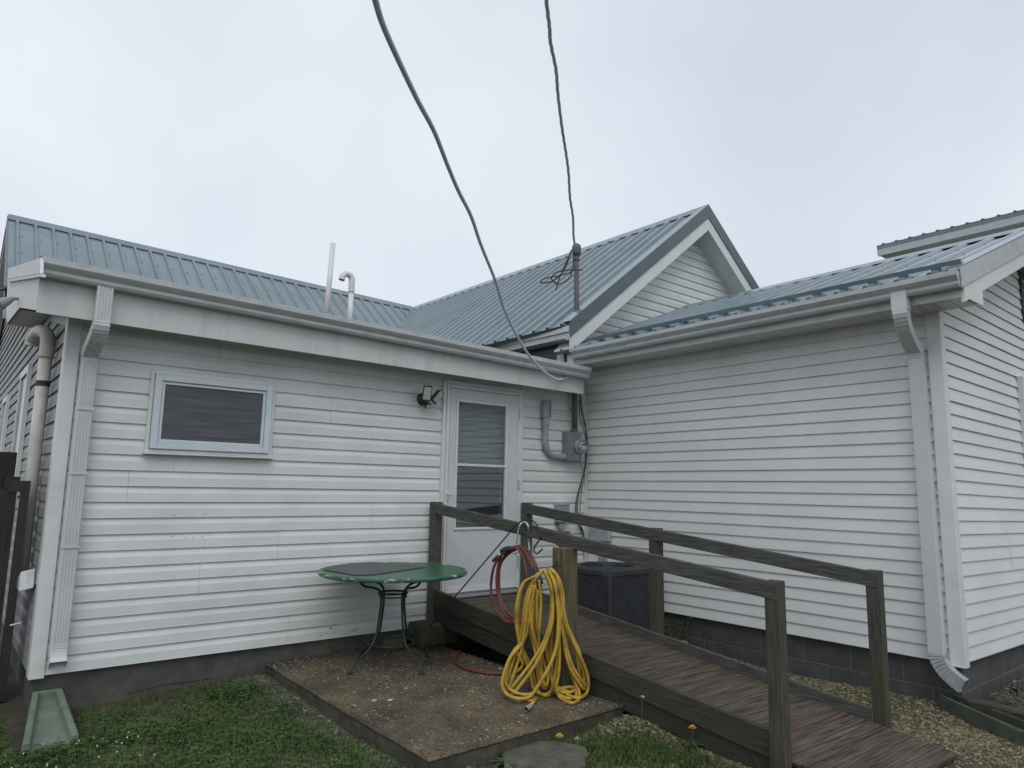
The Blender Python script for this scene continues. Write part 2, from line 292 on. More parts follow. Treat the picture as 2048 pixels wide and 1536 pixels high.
# ================================================================== SETTING: ground, patio
def gh(x, y): return 0.018*math.sin(x*1.7+0.6)*math.cos(y*1.3)+0.012*math.sin(x*4.1+y*3.3)+0.045*math.exp(-((x+2.25)**2/0.10+(y+2.62)**2/0.06))
m = MB()
xs = [-600, -120, -40, -15, -9] + list(np.arange(-7.5, 2.6, 0.125)) + [5, 12, 40, 120, 600]; ys = [-600, -120, -40, -15, -9] + list(np.arange(-7, 1.6, 0.125)) + [4, 12, 40, 120, 600]
V = [(x, y, gh(x, y)-0.012 if abs(x) < 8 and abs(y) < 8 else -0.02) for y in ys for x in xs]; nx = len(xs)
F = [(j*nx+i, j*nx+i+1, (j+1)*nx+i+1, (j+1)*nx+i) for j in range(len(ys)-1) for i in range(nx-1)]
tag(raw('ground', V, F, 'ground', smooth=True), kind='structure')
PX0, PX1, PY0, PZ = -3.67, -2.125, -2.50, 0.085
m = MB()
edge = []
bot = -0.15
poly = [(PX0+0.03, 0.0), (PX0+0.01, -0.8), (PX0-0.01, -1.7), (PX0-0.015, PY0), (-3.2, PY0+0.01), (-2.7, PY0+0.02), (PX1, PY0+0.03), (PX1, 0.0)]
m.prism([(x, y, PZ-0.022) for x, y in poly], (0, 0, 0.022))
patio = m.build('concrete_patio', 'patio', bevel=0.008); tag(patio, kind='structure')
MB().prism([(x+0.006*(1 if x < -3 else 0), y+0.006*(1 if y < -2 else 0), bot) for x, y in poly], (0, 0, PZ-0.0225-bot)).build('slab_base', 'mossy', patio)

# scattered stones as one mesh
def stones(name, pts, size, mat, parent=None, flat=0.6):
    base = np.array([(1, 0, 0), (0, 1, 0), (-1, 0, 0), (0, -1, 0), (0, 0, 1), (0, 0, -1)], float); fc = [(0, 1, 4), (1, 2, 4), (2, 3, 4), (3, 0, 4), (1, 0, 5), (2, 1, 5), (3, 2, 5), (0, 3, 5)]
    V = []; F = []
    for (x, y, z) in pts:
        s_ = size*rng.lognormal(0, 0.38); a = rng.uniform(0, 6.28); c, s2 = math.cos(a), math.sin(a)
        b = base*(s_*rng.uniform(0.7, 1.3), s_*rng.uniform(0.6, 1.0), s_*flat*rng.uniform(0.7, 1.2)) + rng.normal(0, s_*0.12, (6, 3))
        k = len(V)
        for q in b: V.append((x+q[0]*c-q[1]*s2, y+q[0]*s2+q[1]*c, z+q[2]+s_*flat*0.25))
        F += [(i+k, j+k, l+k) for i, j, l in fc]
    return raw(name, V, F, mat, parent)
def scat(n, fx, ok=lambda x, y: True):
    out = []
    while len(out) < n:
        x, y = fx()
        if ok(x, y): out.append((x, y, gh(x, y)-0.012))
    return out
U = rng.uniform
# tan gravel between ramp and wing, and in front of it
def g1():
    return (U(-1.0, 0.05), U(-4.6, -0.2))
P1 = scat(11000, g1, lambda x, y: U() < (0.35 if y > -1.6 else 1.0))
P1 += scat(7000, lambda: (U(-1.4, 1.6), U(-5.4, -3.75)), lambda x, y: not (x > 0.02 and y > -3.8))
PF = scat(5600, lambda: (U(-2.95, -2.15), U(-4.0, -2.52)))
P1 += PF
tag(stones('gravel', P1, 0.0085, 'gravel'), 'loose tan gravel spread beside the ramp and the wing', 'gravel', kind='stuff')
P2 = scat(2600, lambda: (U(0.05, 2.2), U(-4.9, -3.82)))
P2 = [(x, y, z+0.10*math.exp(-((x-1.0)**2/0.35+(y+4.0)**2/0.10))) for x, y, z in P2]
P2 += scat(1500, lambda: (PX0-0.02-abs(rng.normal(0, 0.11)), U(-2.75, -0.02)))
P2 += scat(320, lambda: (U(-3.9, -3.6), U(-0.35, 0.0)))
P2 += scat(500, lambda: (U(-3.7, -2.4), PY0-0.02-abs(rng.normal(0, 0.07))))
tag(stones('stone_chips', P2, 0.0095, 'gravel_g'), 'grey stone chips lying along the patio and ramp edges', 'gravel', kind='stuff')
P3 = []
while len(P3) < 9000:
    x, y = U(PX0+0.02, PX1), U(PY0+0.04, -0.02)
    if math.sin(x*3.1+y*2.2)+math.sin(x*7.3-y*5.1)+U(-1.5, 2.2) > 0.2: P3.append((x, y, PZ-0.0015))
o = stones('aggregate_pebbles', P3, 0.0058, 'pebble', patio, 0.42); o.location = -patio.location; tag(o, kind='stuff')

# ------------------------------------------------------------------ grass, clover
def blades(name, pts, h, wd, mat):
    n = len(pts); P = np.array(pts); a = rng.uniform(0, 2*np.pi, n); hh = h*rng.lognormal(0, 0.50, n); ww = wd*rng.uniform(0.7, 1.3, n); lean = rng.uniform(0.3, 1.5, n)*hh
    d = np.stack([np.cos(a), np.sin(a), np.zeros(n)], 1); t = np.stack([-np.sin(a), np.cos(a), np.zeros(n)], 1); up = np.array([0, 0, 1.0])
    v0 = P-t*ww[:, None]; v1 = P+t*ww[:, None]
    mid = P+d*(lean*0.35)[:, None]+up*(hh*0.6)[:, None]; v2 = mid-t*(ww*0.75)[:, None]; v3 = mid+t*(ww*0.75)[:, None]
    v4 = P+d*lean[:, None]+up*(hh*0.92)[:, None]
    V = np.stack([v0, v1, v2, v3, v4], 1).reshape(-1, 3); k = np.arange(n)*5
    me = bpy.data.meshes.new(name); F = []
    for i in k: F.append((i, i+1, i+3, i+2)); F.append((i+2, i+3, i+4))
    me.from_pydata(V.tolist(), [], F); me.materials.append(M[mat]); o = bpy.data.objects.new(name, me); COL.objects.link(o); return o
def dens(x, y):
    # bare soil strip by the foundation and dark gaps, the lawn itself dense
    d = 1.0
    if y > -0.30: d *= (0.30 if x > -5.3 else 0.9)
    if -5.05 < x < -4.2 and -0.75 < y < -0.25: d *= 0.25+0.5*math.sin(x*9)**2
    if x > PX0-0.17 and y > PY0: d *= 0.4
    d *= 0.62+0.38*math.sin(x*5.2+1+math.sin(y*3.3))*math.sin(y*6.1+math.sin(x*4.0))
    return d
def on_splash(x, y): return -5.37 < x < -5.0 and y > -0.88
def lawn(): return (U(-7.2, PX0-0.05), U(-4.2, -0.03))
def okl(x, y): return U() < dens(x, y) and not on_splash(x, y) and (x < PX0-0.002 - 0.17*abs(math.sin(y*4.7))*U() or y < PY0-0.1)
G = scat(80000, lawn, okl)
tag(blades('lawn_grass', G, 0.030, 0.0021, 'grass'), 'short green lawn grass left of the patio', 'grass', kind='stuff')
def patchy():
    c = [(-2.58, -2.86, 0.15, 0.11), (-2.40, -3.12, 0.13, 0.17), (-2.75, -2.62, 0.16, 0.06), (-2.15, -3.30, 0.10, 0.2), (-3.1, -2.75, 0.3, 0.12), (-2.45, -3.5, 0.2, 0.25), (-0.35, -2.45, 0.18, 0.25), (-0.25, -3.3, 0.12, 0.1), (-0.3, -1.9, 0.2, 0.15)]
    wts = [5, 3.2, 1.6, 1.2, 3, 2.5, 0.7, 0.35, 0.4]; k = rng.choice(len(c), p=np.array(wts)/sum(wts)); a = c[k]
    return (rng.normal(a[0], a[2]), rng.normal(a[1], a[3]))
G2 = scat(9500, patchy, lambda x, y: not (x < -2.17 and y > PY0-0.02) and (x < -2.22 or (-0.85 < x < -0.02 and y > -3.6)) and (x > PX0))
tag(blades('grass_tufts', G2, 0.026, 0.0020, 'grass'), 'patchy green grass tufts growing by the ramp and stone', 'grass', kind='stuff')
def leaves(name, pts, r, mat, tri=True):
    V = []; F = []
    for (x, y, z) in pts:
        h = U(0.012, 0.05); a0 = U(0, 6.28); s_ = r*U(0.6, 1.35); tl = U(-0.5, 0.5)
        for k in range(3 if tri else 1):
            a = a0+k*2.094; c, s2 = math.cos(a), math.sin(a); i = len(V)
            for (p, q, zz) in ((0, 0, 0), (0.6, 0.5, 0.10), (1.2, 0.32, 0.05), (1.2, -0.32, 0.05), (0.6, -0.5, 0.10)):
                V.append((x+s_*(p*c-q*s2), y+s_*(p*s2+q*c), z+h+s_*zz+tl*s_*p))
            F.append((i, i+1, i+2, i+3, i+4))
    return raw(name, V, F, mat)
Cl = scat(13000, lambda: (U(-6.6, PX0-0.05), U(-3.4, -0.12)), lambda x, y: not on_splash(x, y) and U() < (1.0 if y > -1.1 else 0.42)*dens(x, y)+0.1)
tag(leaves('clover_patch', Cl, 0.0105, 'clover'), 'low clover leaves mixed through the lawn', 'clover', kind='stuff')
Cw = scat(34, lambda: (U(-5.8, -4.7), U(-1.5, -0.9)))
Wf = MB()
for x, y, z in Cw: Wf.lathe((x, y, z+0.045), [(0.002, -0.004), (0.0045, 0.0), (0.004, 0.004), (0.001, 0.006)], 6)
tag(Wf.build('clover_flowers', 'white_flower'), 'tiny white clover flowers in the corner of the lawn', 'flowers', kind='stuff')

# ================================================================== HOUSE
house = thing('house', (0, 0, 0), 'white vinyl sided house with green metal roofs, gutters and a storm door', 'house')
DUTCH = [(0, 0.006), (0.0095, 0.006), (0.0135, -0.0045), (0.0175, -0.0045), (0.0165, 0.004), (0.0150, 0.060), (0.0045, 0.094), (0.0035, 0.117), (0, 0.117)]
CLAP = [(0, 0.005), (0.009, 0.005), (0.0125, -0.0045), (0.0165, -0.0045), (0.0165, 0.002), (0.0025, 0.1025), (0, 0.1025)]
def siding(parent, org, d, nrm, z0, n, pitch, prof, sl, sr, mat, tilt=0.0, hole=None, seams={}, zmax=99):
    d = np.array([d[0], d[1], 0.0]); nrm = np.array([nrm[0], nrm[1], 0.0]); org = np.array([org[0], org[1], 0.0])
    for k in range(n):
        zb = z0+k*pitch; zm = zb+pitch*0.5
        parts = [(sl, sr)]
        if hole and zb >= hole[2]-0.03 and zb < hole[3]: parts = [(sl, lambda z: hole[0]), (lambda z: hole[1], sr)]
        sm = seams.get(k//2); fin = []
        for a, b in parts:
            if sm is not None and a(zm)+0.2 < sm < b(zm)-0.2: fin += [(a, lambda z: sm-0.0008, 0.0), (lambda z: sm+0.0008, b, 0.0012)]
            else: fin.append((a, b, 0.0))
        for a, b, off in fin:
            if b(zm)-a(zm) < 0.03: continue
            vs = []
            wob = rng.normal(0, 0.0006)
            for f in (a, b):
                for q, (dd, dz) in enumerate(prof):
                    z = min(zb+dz, zmax); s_ = f(z); od = dd+off+wob if 0 < q < len(prof)-1 else dd
                    p = org+d*s_+nrm*od; vs.append((p[0], p[1], z+tilt*s_))
            N = len(prof); mb = MB(); mb.add(vs, [tuple(range(N)), tuple(range(2*N-1, N-1, -1))]+[(i, (i+1) % N, N+(i+1) % N, N+i) for i in range(N)])
            mb.build('siding_board', mat, parent)
K = lambda v: (lambda z: v)
ZA0, PA, ZB0, PB = 0.217, 0.1148, 0.308, 0.1004
DX0, DX1, DZ0, DZ1 = -2.035, -1.003, 0.49, 2.565
# --- left wing, wall facing the camera
mb = MB().box((-5.21, 0.0, ZA0), (DX0, 0.12, 2.80)).box((DX1, 0.0, ZA0), (0.10, 0.12, 2.80)).box((DX0, 0.0, DZ1), (DX1, 0.12, 2.80)).box((DX0, 0.0, ZA0), (DX1, 0.12, 0.47))
wall = mb.build('wall', 'trim', house)
siding(wall, (0, 0), (1, 0), (0, -1), ZA0, 22, PA, DUTCH, K(-5.15), K(-0.03), 'siding', hole=(DX0, DX1, DZ0, DZ1), zmax=2.72,
       seams={0: -3.47, 2: -4.2, 4: -2.75, 6: -4.45, 8: -3.20, 10: -4.18, 1: -2.6, 3: -3.6, 5: -4.75, 7: -2.8})
MB().box((-5.235, -0.030, 0.195), (-5.145, 0.0, 2.66)).box((-5.235, 0.0, 0.195), (-5.21, 0.10, 2.66)).build('corner_post', 'trim', house, bevel=0.003)
MB().box((-0.045, -0.024, 0.25), (-0.018, -0.001, 2.60)).box((-0.020, -0.05, 0.30), (-0.0175, -0.024, 2.60)).build('corner_post', 'trim', house)
fa = MB().box((-5.205, 0.022, -0.3), (0.0, 0.20, ZA0)).build('foundation', 'found', house)
# crack in the old concrete foundation
ck = [at(u, v, 1, 0.021) for u, v in ((255, 1386), (285, 1380), (320, 1371), (355, 1366), (390, 1362), (425, 1355))]
MB().tube(ck, 0.0035, 5).build('crack', 'rubber', fa)
# holes and gnawed chips low in the siding, screw holes higher up
mb = MB()
for (u, v, lw_, hh_) in ((672, 1248, .030, .006), (662, 1257, .016, .007), (711, 1260, .014, .006), (642, 1271, .014, .005), (652, 1266, .005, .005), (667, 1266, .006, .005), (705, 1262, .008, .004)):
    p = at(u, v, 1, -0.0185); mb.prism([p+np.array([a_*lw_*random.uniform(.7, 1.2), 0, b_*hh_*random.uniform(.6, 1.3)+a_*lw_*0.15]) for a_, b_ in ((-1, .2), (-.5, -.6), (.1, -.3), (.6, -.8), (1, .5), (.3, .7), (-.3, .3), (-.7, .8))], (0, 0.0012, 0))
mb.build('chipped_hole', 'rubber', wall)
mb = MB()
for (u, v) in ((348, 1030), (410, 1028), (345, 1073), (372, 1075), (386, 1075), (405, 1073), (408, 1080), (348, 1096), (406, 1093), (594, 1217)):
    mb.lathe(at(u, v, 1, -0.0175), [(0.0035, 0), (0.003, 0.0012)], 6, (0, -1, 0))
mb.build('screw_hole', 'rubber', wall)
# --- left side wall, facing -X
def roof_left(y): return min(2.80+0.2*(y+0.3), 9) if y < 5.4 else 5.25-0.79*abs(6.9-y)
wl = MB().box((-5.21, 0.10, ZA0), (-5.10, 11.5, 3.0)).build('wall', 'grimy', house)
def sl_left(z):
    if z < 2.62: return 0.10
    y = (z-2.62)/0.2+0.1
    return y if y < 5.4 else min(6.9, 6.9-(5.25-z)/0.79)
siding(wl, (-5.21, 0), (0, 1), (-1, 0), ZA0, 43, PA, DUTCH, sl_left, lambda z: 11.5 if z < 1.7 else min(11.5, 6.9+(5.25-z)/0.79), 'siding_shade_dirt')
MB().box((-5.20, 0.2, -0.3), (-5.08, 11.5, ZA0)).build('foundation', 'found', house)
for y0, y1, z0, z1 in ((2.35, 3.15, 1.25, 2.62), (4.75, 5.5, 1.25, 2.55)):
    wn_ = MB().box((-5.262, y0, z0), (-5.225, y0+0.07, z1)).box((-5.262, y1-0.07, z0), (-5.225, y1, z1)).box((-5.262, y0+0.07, z0), (-5.225, y1-0.07, z0+0.07)).box((-5.262, y0+0.07, z1-0.07), (-5.225, y1-0.07, z1)).build('window', 'trim', house)
    MB().box((-5.245, y0+0.07, z0+0.07), (-5.24, y1-0.07, z1-0.07)).build('pane', 'screen', wn_)
# --- right wing: wall facing -X (plane x=0) and end wall facing -Y (plane y=-3.79)
WB = 3.79
wb = MB().box((0.0, -WB+0.01, ZB0), (0.12, 0.0, 3.02)).build('wall', 'trim', house)
siding(wb, (0, 0), (0, -1), (-1, 0), ZB0, 26, PB, CLAP, K(0.03), K(3.715), 'siding_b', zmax=2.93, seams={})
p = at(1483, 831, 0, -0.016); MB().tube([p+np.array([0, 0.02*math.cos(t), 0.014*math.sin(t)]) for t in np.linspace(0.3, 6.0, 14)], 0.0015, 5).build('scuff_ring', 'galv', wb)
wc = MB().box((0.121, -WB+0.01, ZB0), (4.0, -WB+0.12, 3.0)).build('wall', 'trim', house)
rz = lambda x: 3.07+0.395*(x+0.42)
siding(wc, (0, -WB), (1, 0), (0, -1), 0.322, 38, PB, CLAP, lambda z: max(0.055, (z+0.21-3.07)/0.395-0.42), lambda z: min(4.0, 2.0+(4.026-0.215-z)/0.395), 'siding_b', tilt=-0.0173)
MB().box((-0.026, -WB-0.026, 0.285), (0.0, -WB+0.075, 2.93)).box((0.0, -WB-0.026, 0.285), (0.055, -WB+0.009, 3.03)).build('corner_post', 'trim', house, bevel=0.003)
# block foundation of the right wing
fb = MB().box((0.035, -WB+0.04, -0.3), (0.2, 0.0, ZB0-0.002)).box((0.2, -WB+0.04, -0.3), (4.0, -WB+0.2, ZB0-0.002)).build('foundation', 'mortar', house)
for row, zt in ((0, ZB0-0.006), (1, ZB0-0.006-0.203), (2, ZB0-0.006-0.406)):
    y = -WB+0.03-(0.2 if row % 2 else 0.0)
    while y < -0.02:
        a, b = max(y, -WB+0.030), min(y+0.39, -0.01)
        if b-a > 0.05: MB().box((0.029+rng.uniform(0, .002), a, zt-0.193), (0.05, b, zt)).build('concrete_block', 'block', fb, bevel=0.003)
        y += 0.40
    x = 0.052-(0.2 if row % 2 == 0 else 0)
    while x < 3.6:
        a, b = max(x, 0.052), x+0.39
        if b-a > 0.05: MB().box((a, -WB+0.034+rng.uniform(0, .002), zt-0.193-0.006), (b, -WB+0.055, zt-0.006)).build('concrete_block', 'block', fb, bevel=0.003)
        x += 0.40
# end wall: window and louvred vent
wn2 = MB()
x0, x1, z0, z1 = 1.76, 2.75, 1.60, 2.60
for a, b in (((x0, z0), (x0+0.07, z1)), ((x1-0.07, z0), (x1, z1)), ((x0+0.07, z0), (x1-0.07, z0+0.07)), ((x0+0.07, z1-0.07), (x1-0.07, z1))): wn2.box((a[0], -WB-0.055, a[1]), (b[0], -WB-0.012, b[1]))
wn2 = wn2.build('window', 'winframe', house); MB().box((x0+0.07, -WB-0.03, z0+0.07), (x1-0.07, -WB-0.025, z1-0.07)).build('pane', 'screen', wn2)
gv = MB().box((2.10, -WB-0.03, 3.18), (2.14, -WB, 3.68)).box((2.50, -WB-0.03, 3.18), (2.54, -WB, 3.68)).box((2.14, -WB-0.03, 3.64), (2.50, -WB, 3.68)).box((2.14, -WB-0.03, 3.18), (2.50, -WB, 3.22)).build('gable_vent', 'bronze', house)
for i in range(9): MB().obox((2.14, -WB-0.018, 3.25+i*0.045), (2.50, -WB-0.018, 3.25+i*0.045), (0, 0.012, -0.012), (0, 0.002, 0.002)).build('slat', 'bronze', gv)
MB().tube([at(u, v, 1, -WB-0.02) for u, v in ((2018, 1090), (2021, 1105), (2024, 1120), (2027, 1137))], 0.0022, 5).build('scratch', 'cable', wc)

# --- window in the left wing
x0, x1, z0, z1 = -4.668, -3.715, 1.725, 2.346
fr = MB()
def ring(mb, x0, x1, z0, z1, t, ya, yb):
    return mb.box((x0, ya, z0), (x0+t, yb, z1)).box((x1-t, ya, z0), (x1, yb, z1)).box((x0+t, ya, z0), (x1-t, yb, z0+t)).box((x0+t, ya, z1-t), (x1-t, yb, z1))
win = ring(MB(), x0, x1, z0, z1, 0.026, -0.040, -0.004).build('window', 'trim', house, bevel=0.003)
ring(MB(), x0+0.028, x1-0.028, z0+0.028, z1-0.028, 0.050, -0.062, -0.004).build('frame', 'winframe', win, bevel=0.004)
ring(MB(), x0+0.080, x1-0.080, z0+0.080, z1-0.080, 0.022, -0.048, -0.004).build('sash', 'winframe', win, bevel=0.002)
MB().box((x0+0.100, -0.034, z0+0.100), (x1-0.100, -0.030, z1-0.100)).build('pane', 'screen', win)
MB().box((x0-0.012, -0.072, z0-0.014), (x1+0.012, -0.020, z0-0.002)).build('sill', 'trim', win, bevel=0.003)

# --- storm door
frm = MB().box((DX0, -0.050, DZ0-0.03), (DX0+0.035, 0.10, DZ1)).box((DX1-0.035, -0.050, DZ0-0.03), (DX1, 0.10, DZ1)).box((DX0+0.035, -0.050, DZ1-0.04), (DX1-0.035, 0.10, DZ1)).build('door_frame', 'trim', house, bevel=0.004)
MB().box((DX0+0.037, -0.062, DZ0), (DX0+0.070, -0.02, DZ1-0.042)).box((DX1-0.070, -0.062, DZ0), (DX1-0.037, -0.02, DZ1-0.042)).box((DX0+0.070, -0.062, DZ1-0.075), (DX1-0.070, -0.02, DZ1-0.042)).build('expander', 'trim', frm, bevel=0.003)
MB().box((DX0+0.036, -0.10, DZ0-0.035), (DX1-0.036, 0.10, DZ0-0.012)).build('threshold', 'galv', frm)
gx0, gx1 = at(915, 870, 1, -0.06)[0], at(1011, 870, 1, -0.06)[0]
gz1, gzm, gz0 = at(917, 803, 1, -0.06)[2], at(910, 929, 1, -0.06)[2], at(905, 1056, 1, -0.06)[2]
sx0, sx1, sz0, sz1 = DX0+0.074, DX1-0.074, DZ0+0.012, DZ1-0.080
DY0, DY1 = -0.060, -0.028
dm = MB().box((sx0, DY0, sz0), (gx0, DY1, sz1)).box((gx1, DY0, sz0), (sx1, DY1, sz1)).box((gx0, DY0, gz1), (gx1, DY1, sz1)).box((gx0, DY0, sz0), (gx1, DY1, gz0))
door = dm.build('door', 'door', house)
ring(MB(), gx0-0.022, gx1+0.022, gz0-0.022, gz1+0.022, 0.024, -0.074, DY0).build('glazing_frame', 'trim', door, bevel=0.004)
MB().box((gx0+0.003, -0.070, gzm-0.012), (gx1-0.003, -0.036, gzm+0.012)).build('glazing_bar', 'trim', door, bevel=0.003)
MB().box((gx0+0.003, -0.052, gzm+0.013), (gx1-0.003, -0.048, gz1-0.003)).build('pane', 'glass', door)
MB().box((gx0+0.003, -0.046, gz0+0.003), (gx1-0.003, -0.042, gzm-0.013)).build('pane', 'glass', door)
MB().box((gx0+0.004, -0.034, gz0+0.004), (gx1-0.05, -0.032, gzm-0.014)).build('insect_screen', 'screen', door)
MB().box((sx0+0.02, DY0-0.006, sz0), (sx1-0.02, DY0-0.001, sz0+0.055)).build('kick_strip', 'trim', door)
hp = at(893, 990, 1, -0.06)
hd = MB().box((hp[0]-0.014, -0.070, hp[2]-0.05), (hp[0]+0.014, -0.0605, hp[2]+0.05)).tube([(hp[0], -0.070, hp[2]+0.01), (hp[0], -0.105, hp[2]+0.01)], 0.010, 8).tube([(hp[0], -0.103, hp[2]+0.010), (hp[0]+0.045, -0.108, hp[2]+0.006)], 0.009, 8).build('handle', 'trim', door)
for zz in (DZ0+0.22, DZ0+1.0, DZ0+1.75): MB().tube([(sx1+0.006, -0.068, zz), (sx1+0.006, -0.068, zz+0.10)], 0.008, 8).build('hinge', 'galv', door)
# inner door seen through the glass
ind = MB().box((DX0+0.036, 0.045, DZ0), (DX1-0.036, 0.08, DZ1-0.05)).build('inner_door', 'door', house)
for i in range(26): MB().obox((gx0-0.03, 0.035, gz0-0.05+i*0.052), (gx1+0.03, 0.035, gz0-0.05+i*0.052), (0, 0.004, 0.022), (0, 0.0012, 0)).build('blind_slat', 'blind', ind)

# --- gutter, fascia and roof of the left wing
def gutter(p0, d, outn, size=1.0, h=0.118):
    prof = [(0, 0), (0.078, 0), (0.090, 0.018), (0.092, 0.040), (0.112, 0.062), (0.124, 0.078), (0.124, h), (0.112, h), (0.112, h-0.006), (0.119, h-0.006), (0.119, 0.080), (0.107, 0.066), (0.087, 0.044), (0.085, 0.020), (0.075, 0.005), (0.005, 0.005), (0.005, h-0.012), (0, h-0.012)]
    p0 = np.array(p0, float); o_ = np.array([outn[0], outn[1], 0.0]); return MB().prism([p0+o_*a*size+np.array([0, 0, b*size]) for a, b in prof], d)
FAX0, FAX1, FAY = -5.450, -0.345, -0.300
xj = at(760, 705, 1, FAY)[0]
fz = lambda x: 2.607-0.0097*(x-FAX0)      # bottom of the board
ft = lambda x: 2.868-0.0200*(x-FAX0)
for a, b in ((FAX0, xj-0.0012), (xj+0.0012, FAX1)):
    MB().prism([(a, FAY, fz(a)), (b, FAY, fz(b)), (b, FAY, ft(b)), (a, FAY, ft(a))], (0, 0.022, 0)).build('fascia', 'fascia', house)
MB().prism([(FAX0, FAY+0.023, fz(FAX0)+0.07), (FAX1, FAY+0.023, fz(FAX1)+0.07), (FAX1, FAY+0.023, fz(FAX1)+0.085), (FAX0, FAY+0.023, fz(FAX0)+0.085)], (0, 0.275, 0)).build('soffit', 'trim', house)
gA = gutter((FAX0-0.005, FAY-0.002, 2.842), (FAX1-FAX0+0.01, 0, -0.118), (0, -1)).build('gutter', 'gutter', house)
for xx in (FAX0-0.0065, FAX1+0.006):
    zz = 2.842-0.0231*(xx-FAX0); MB().prism([(xx, FAY-0.003-a, zz+b) for a, b in ((0, 0), (0.078, 0), (0.092, 0.02), (0.092, 0.04), (0.124, 0.078), (0.124, 0.118), (0, 0.11))], (0.0015, 0, 0)).build('end_cap', 'gutter', gA)
gs = at(1008, 705, 1, -0.42)
sz_ = lambda x, y: 2.865-0.0205*(x-FAX0)+0.2*(y-FAY)
mb = MB(); q = [(FAX0, FAY+0.01), (-0.30, FAY+0.01), (-0.30, 5.7), (FAX0, 5.7)]
mb.add([(x, y, sz_(x, y)) for x, y in q]+[(x, y, sz_(x, y)-0.03) for x, y in q], [(0, 1, 2, 3), (7, 6, 5, 4), (0, 4, 5, 1), (1, 5, 6, 2), (2, 6, 7, 3), (3, 7, 4, 0)])
mb.build('roof', 'membrane', house)
# rake end of the left wing: boxed, grimy
XR = -5.452
rk = [at(u, v, 0, XR) for u, v in ((72.5, 623), (39, 618), (14, 649), (12, 620), (16, 552), (79, 533))]
rk[0] = np.array([XR, FAY+0.001, fz(FAX0)]); rk[5] = np.array([XR, FAY+0.001, ft(FAX0)-0.002])
e1 = MB().prism(rk, (0.018, 0, 0)).build('rake_board', 'grimy', house)
a, b = rk[1], rk[4]
MB().prism([rk[0], rk[1], rk[1]+np.array([0.235, 0, 0]), rk[0]+np.array([0.235, 0, 0])], (0, 0, 0.012)).build('soffit', 'grimy', e1)
MB().prism([rk[1], rk[2], rk[2]+np.array([0.235, 0, 0]), rk[1]+np.array([0.235, 0, 0])], (0, 0, 0.012)).build('soffit', 'grimy', e1)
fl = [at(u, v, 0, XR-0.02) for u, v in ((80, 516), (17, 537), (15, 558), (80, 546))]
MB().prism(fl, (0.02, 0, 0)).build('flashing', 'grimy', e1)
fl2 = [at(u, v, 0, XR-0.026) for u, v in ((80, 547), (15, 559), (15, 564), (80, 553))]
MB().prism(fl2, (0.03, 0, 0)).build('flashing', 'galv', e1)

# --- downspouts
SEC = [(-0.050, -0.036)] + [(0.050, -0.036), (0.050, 0.034)] + [q for k in range(5) for q in ((0.044-k*0.019, 0.038), (0.038-k*0.019, 0.038), (0.036-k*0.019, 0.033), (0.031-k*0.019, 0.033))][:18] + [(-0.046, 0.038), (-0.050, 0.034)]
SECF = [(-0.050, -0.036), (0.050, -0.036), (0.052, -0.02), (0.052, 0.03), (0.047, 0.038), (-0.047, 0.038), (-0.052, 0.03), (-0.052, -0.02)]
def sweep(path, W, sec, scl=None, cap=True):
    P = [np.array(p, float) for p in path]; W = np.array(W, float); n = len(P); N = len(sec); vs = []
    for i in range(n):
        t = P[min(i+1, n-1)]-P[max(i-1, 0)]; t /= np.linalg.norm(t); b = np.cross(t, W); b /= np.linalg.norm(b)
        k = 1.0 if scl is None else scl[i]
        for a, c in sec: vs.append(P[i]+W*a*k+b*c*k)
    fs = [(i*N+j, i*N+(j+1) % N, (i+1)*N+(j+1) % N, (i+1)*N+j) for i in range(n-1) for j in range(N)]
    m_ = MB(); m_.add(vs, fs+([tuple(range(N)), tuple((n-1)*N+j for j in range(N-1, -1, -1))] if cap else [])); return m_
def pleat(pts, n):
    P = spline(pts, n); return P, [1.0+0.030*((i % 2)*2-1) for i in range(len(P))]
XD = -5.087
ds = sweep([(XD, -0.072, 2.36), (XD, -0.072, 0.40)], (1, 0, 0), SEC).build('downspout', 'spout', house)
sweep([(XD+0.012, -0.345, 2.85), (XD+0.012, -0.345, 2.60)], (1, 0, 0), SEC).build('outlet_pipe', 'spout', ds)
P_, S_ = pleat([(XD+0.011, -0.345, 2.605), (XD+0.010, -0.338, 2.555), (XD+0.006, -0.265, 2.495), (XD, -0.135, 2.43), (XD, -0.080, 2.40), (XD, -0.072, 2.345)], 7)
sweep(P_, (1, 0, 0), SECF, S_).build('elbow', 'grimy', ds)
P_, S_ = pleat([(XD, -0.072, 0.42), (XD, -0.074, 0.37), (XD, -0.092, 0.325), (XD, -0.125, 0.290)], 6)
sweep(P_, (1, 0, 0), SECF, S_, cap=False).build('elbow', 'spout', ds)
for zz in (2.0, 1.55, 1.05): MB().box((XD-0.056, -0.115, zz), (XD+0.056, -0.113, zz+0.018)).build('strap', 'spout', ds)
YD = -3.648
SECB = SECF
ds = sweep([(-0.058, YD, 2.56), (-0.058, YD, 0.36)], (0, 1, 0), SECB).build('downspout', 'spout', house)
sweep([(-0.42, YD-0.05, 3.00), (-0.42, YD-0.05, 2.86)], (0, 1, 0), SECB, [1.05, 1.08]).build('outlet_pipe', 'spout', ds)
P_, S_ = pleat([(-0.42, YD-0.05, 2.87), (-0.415, YD-0.05, 2.82), (-0.33, YD-0.03, 2.735), (-0.15, YD, 2.65), (-0.075, YD, 2.61), (-0.058, YD, 2.545)], 7)
sweep(P_, (0, 1, 0), SECB, S_).build('elbow', 'spout', ds)
SECR = [(q[1], q[0]) for q in SECF]
P_, S_ = pleat([(-0.058, YD, 0.372), (-0.058, YD-0.006, 0.325), (-0.062, YD-0.045, 0.262), (-0.070, YD-0.105, 0.212), (-0.080, YD-0.165, 0.178)], 6)
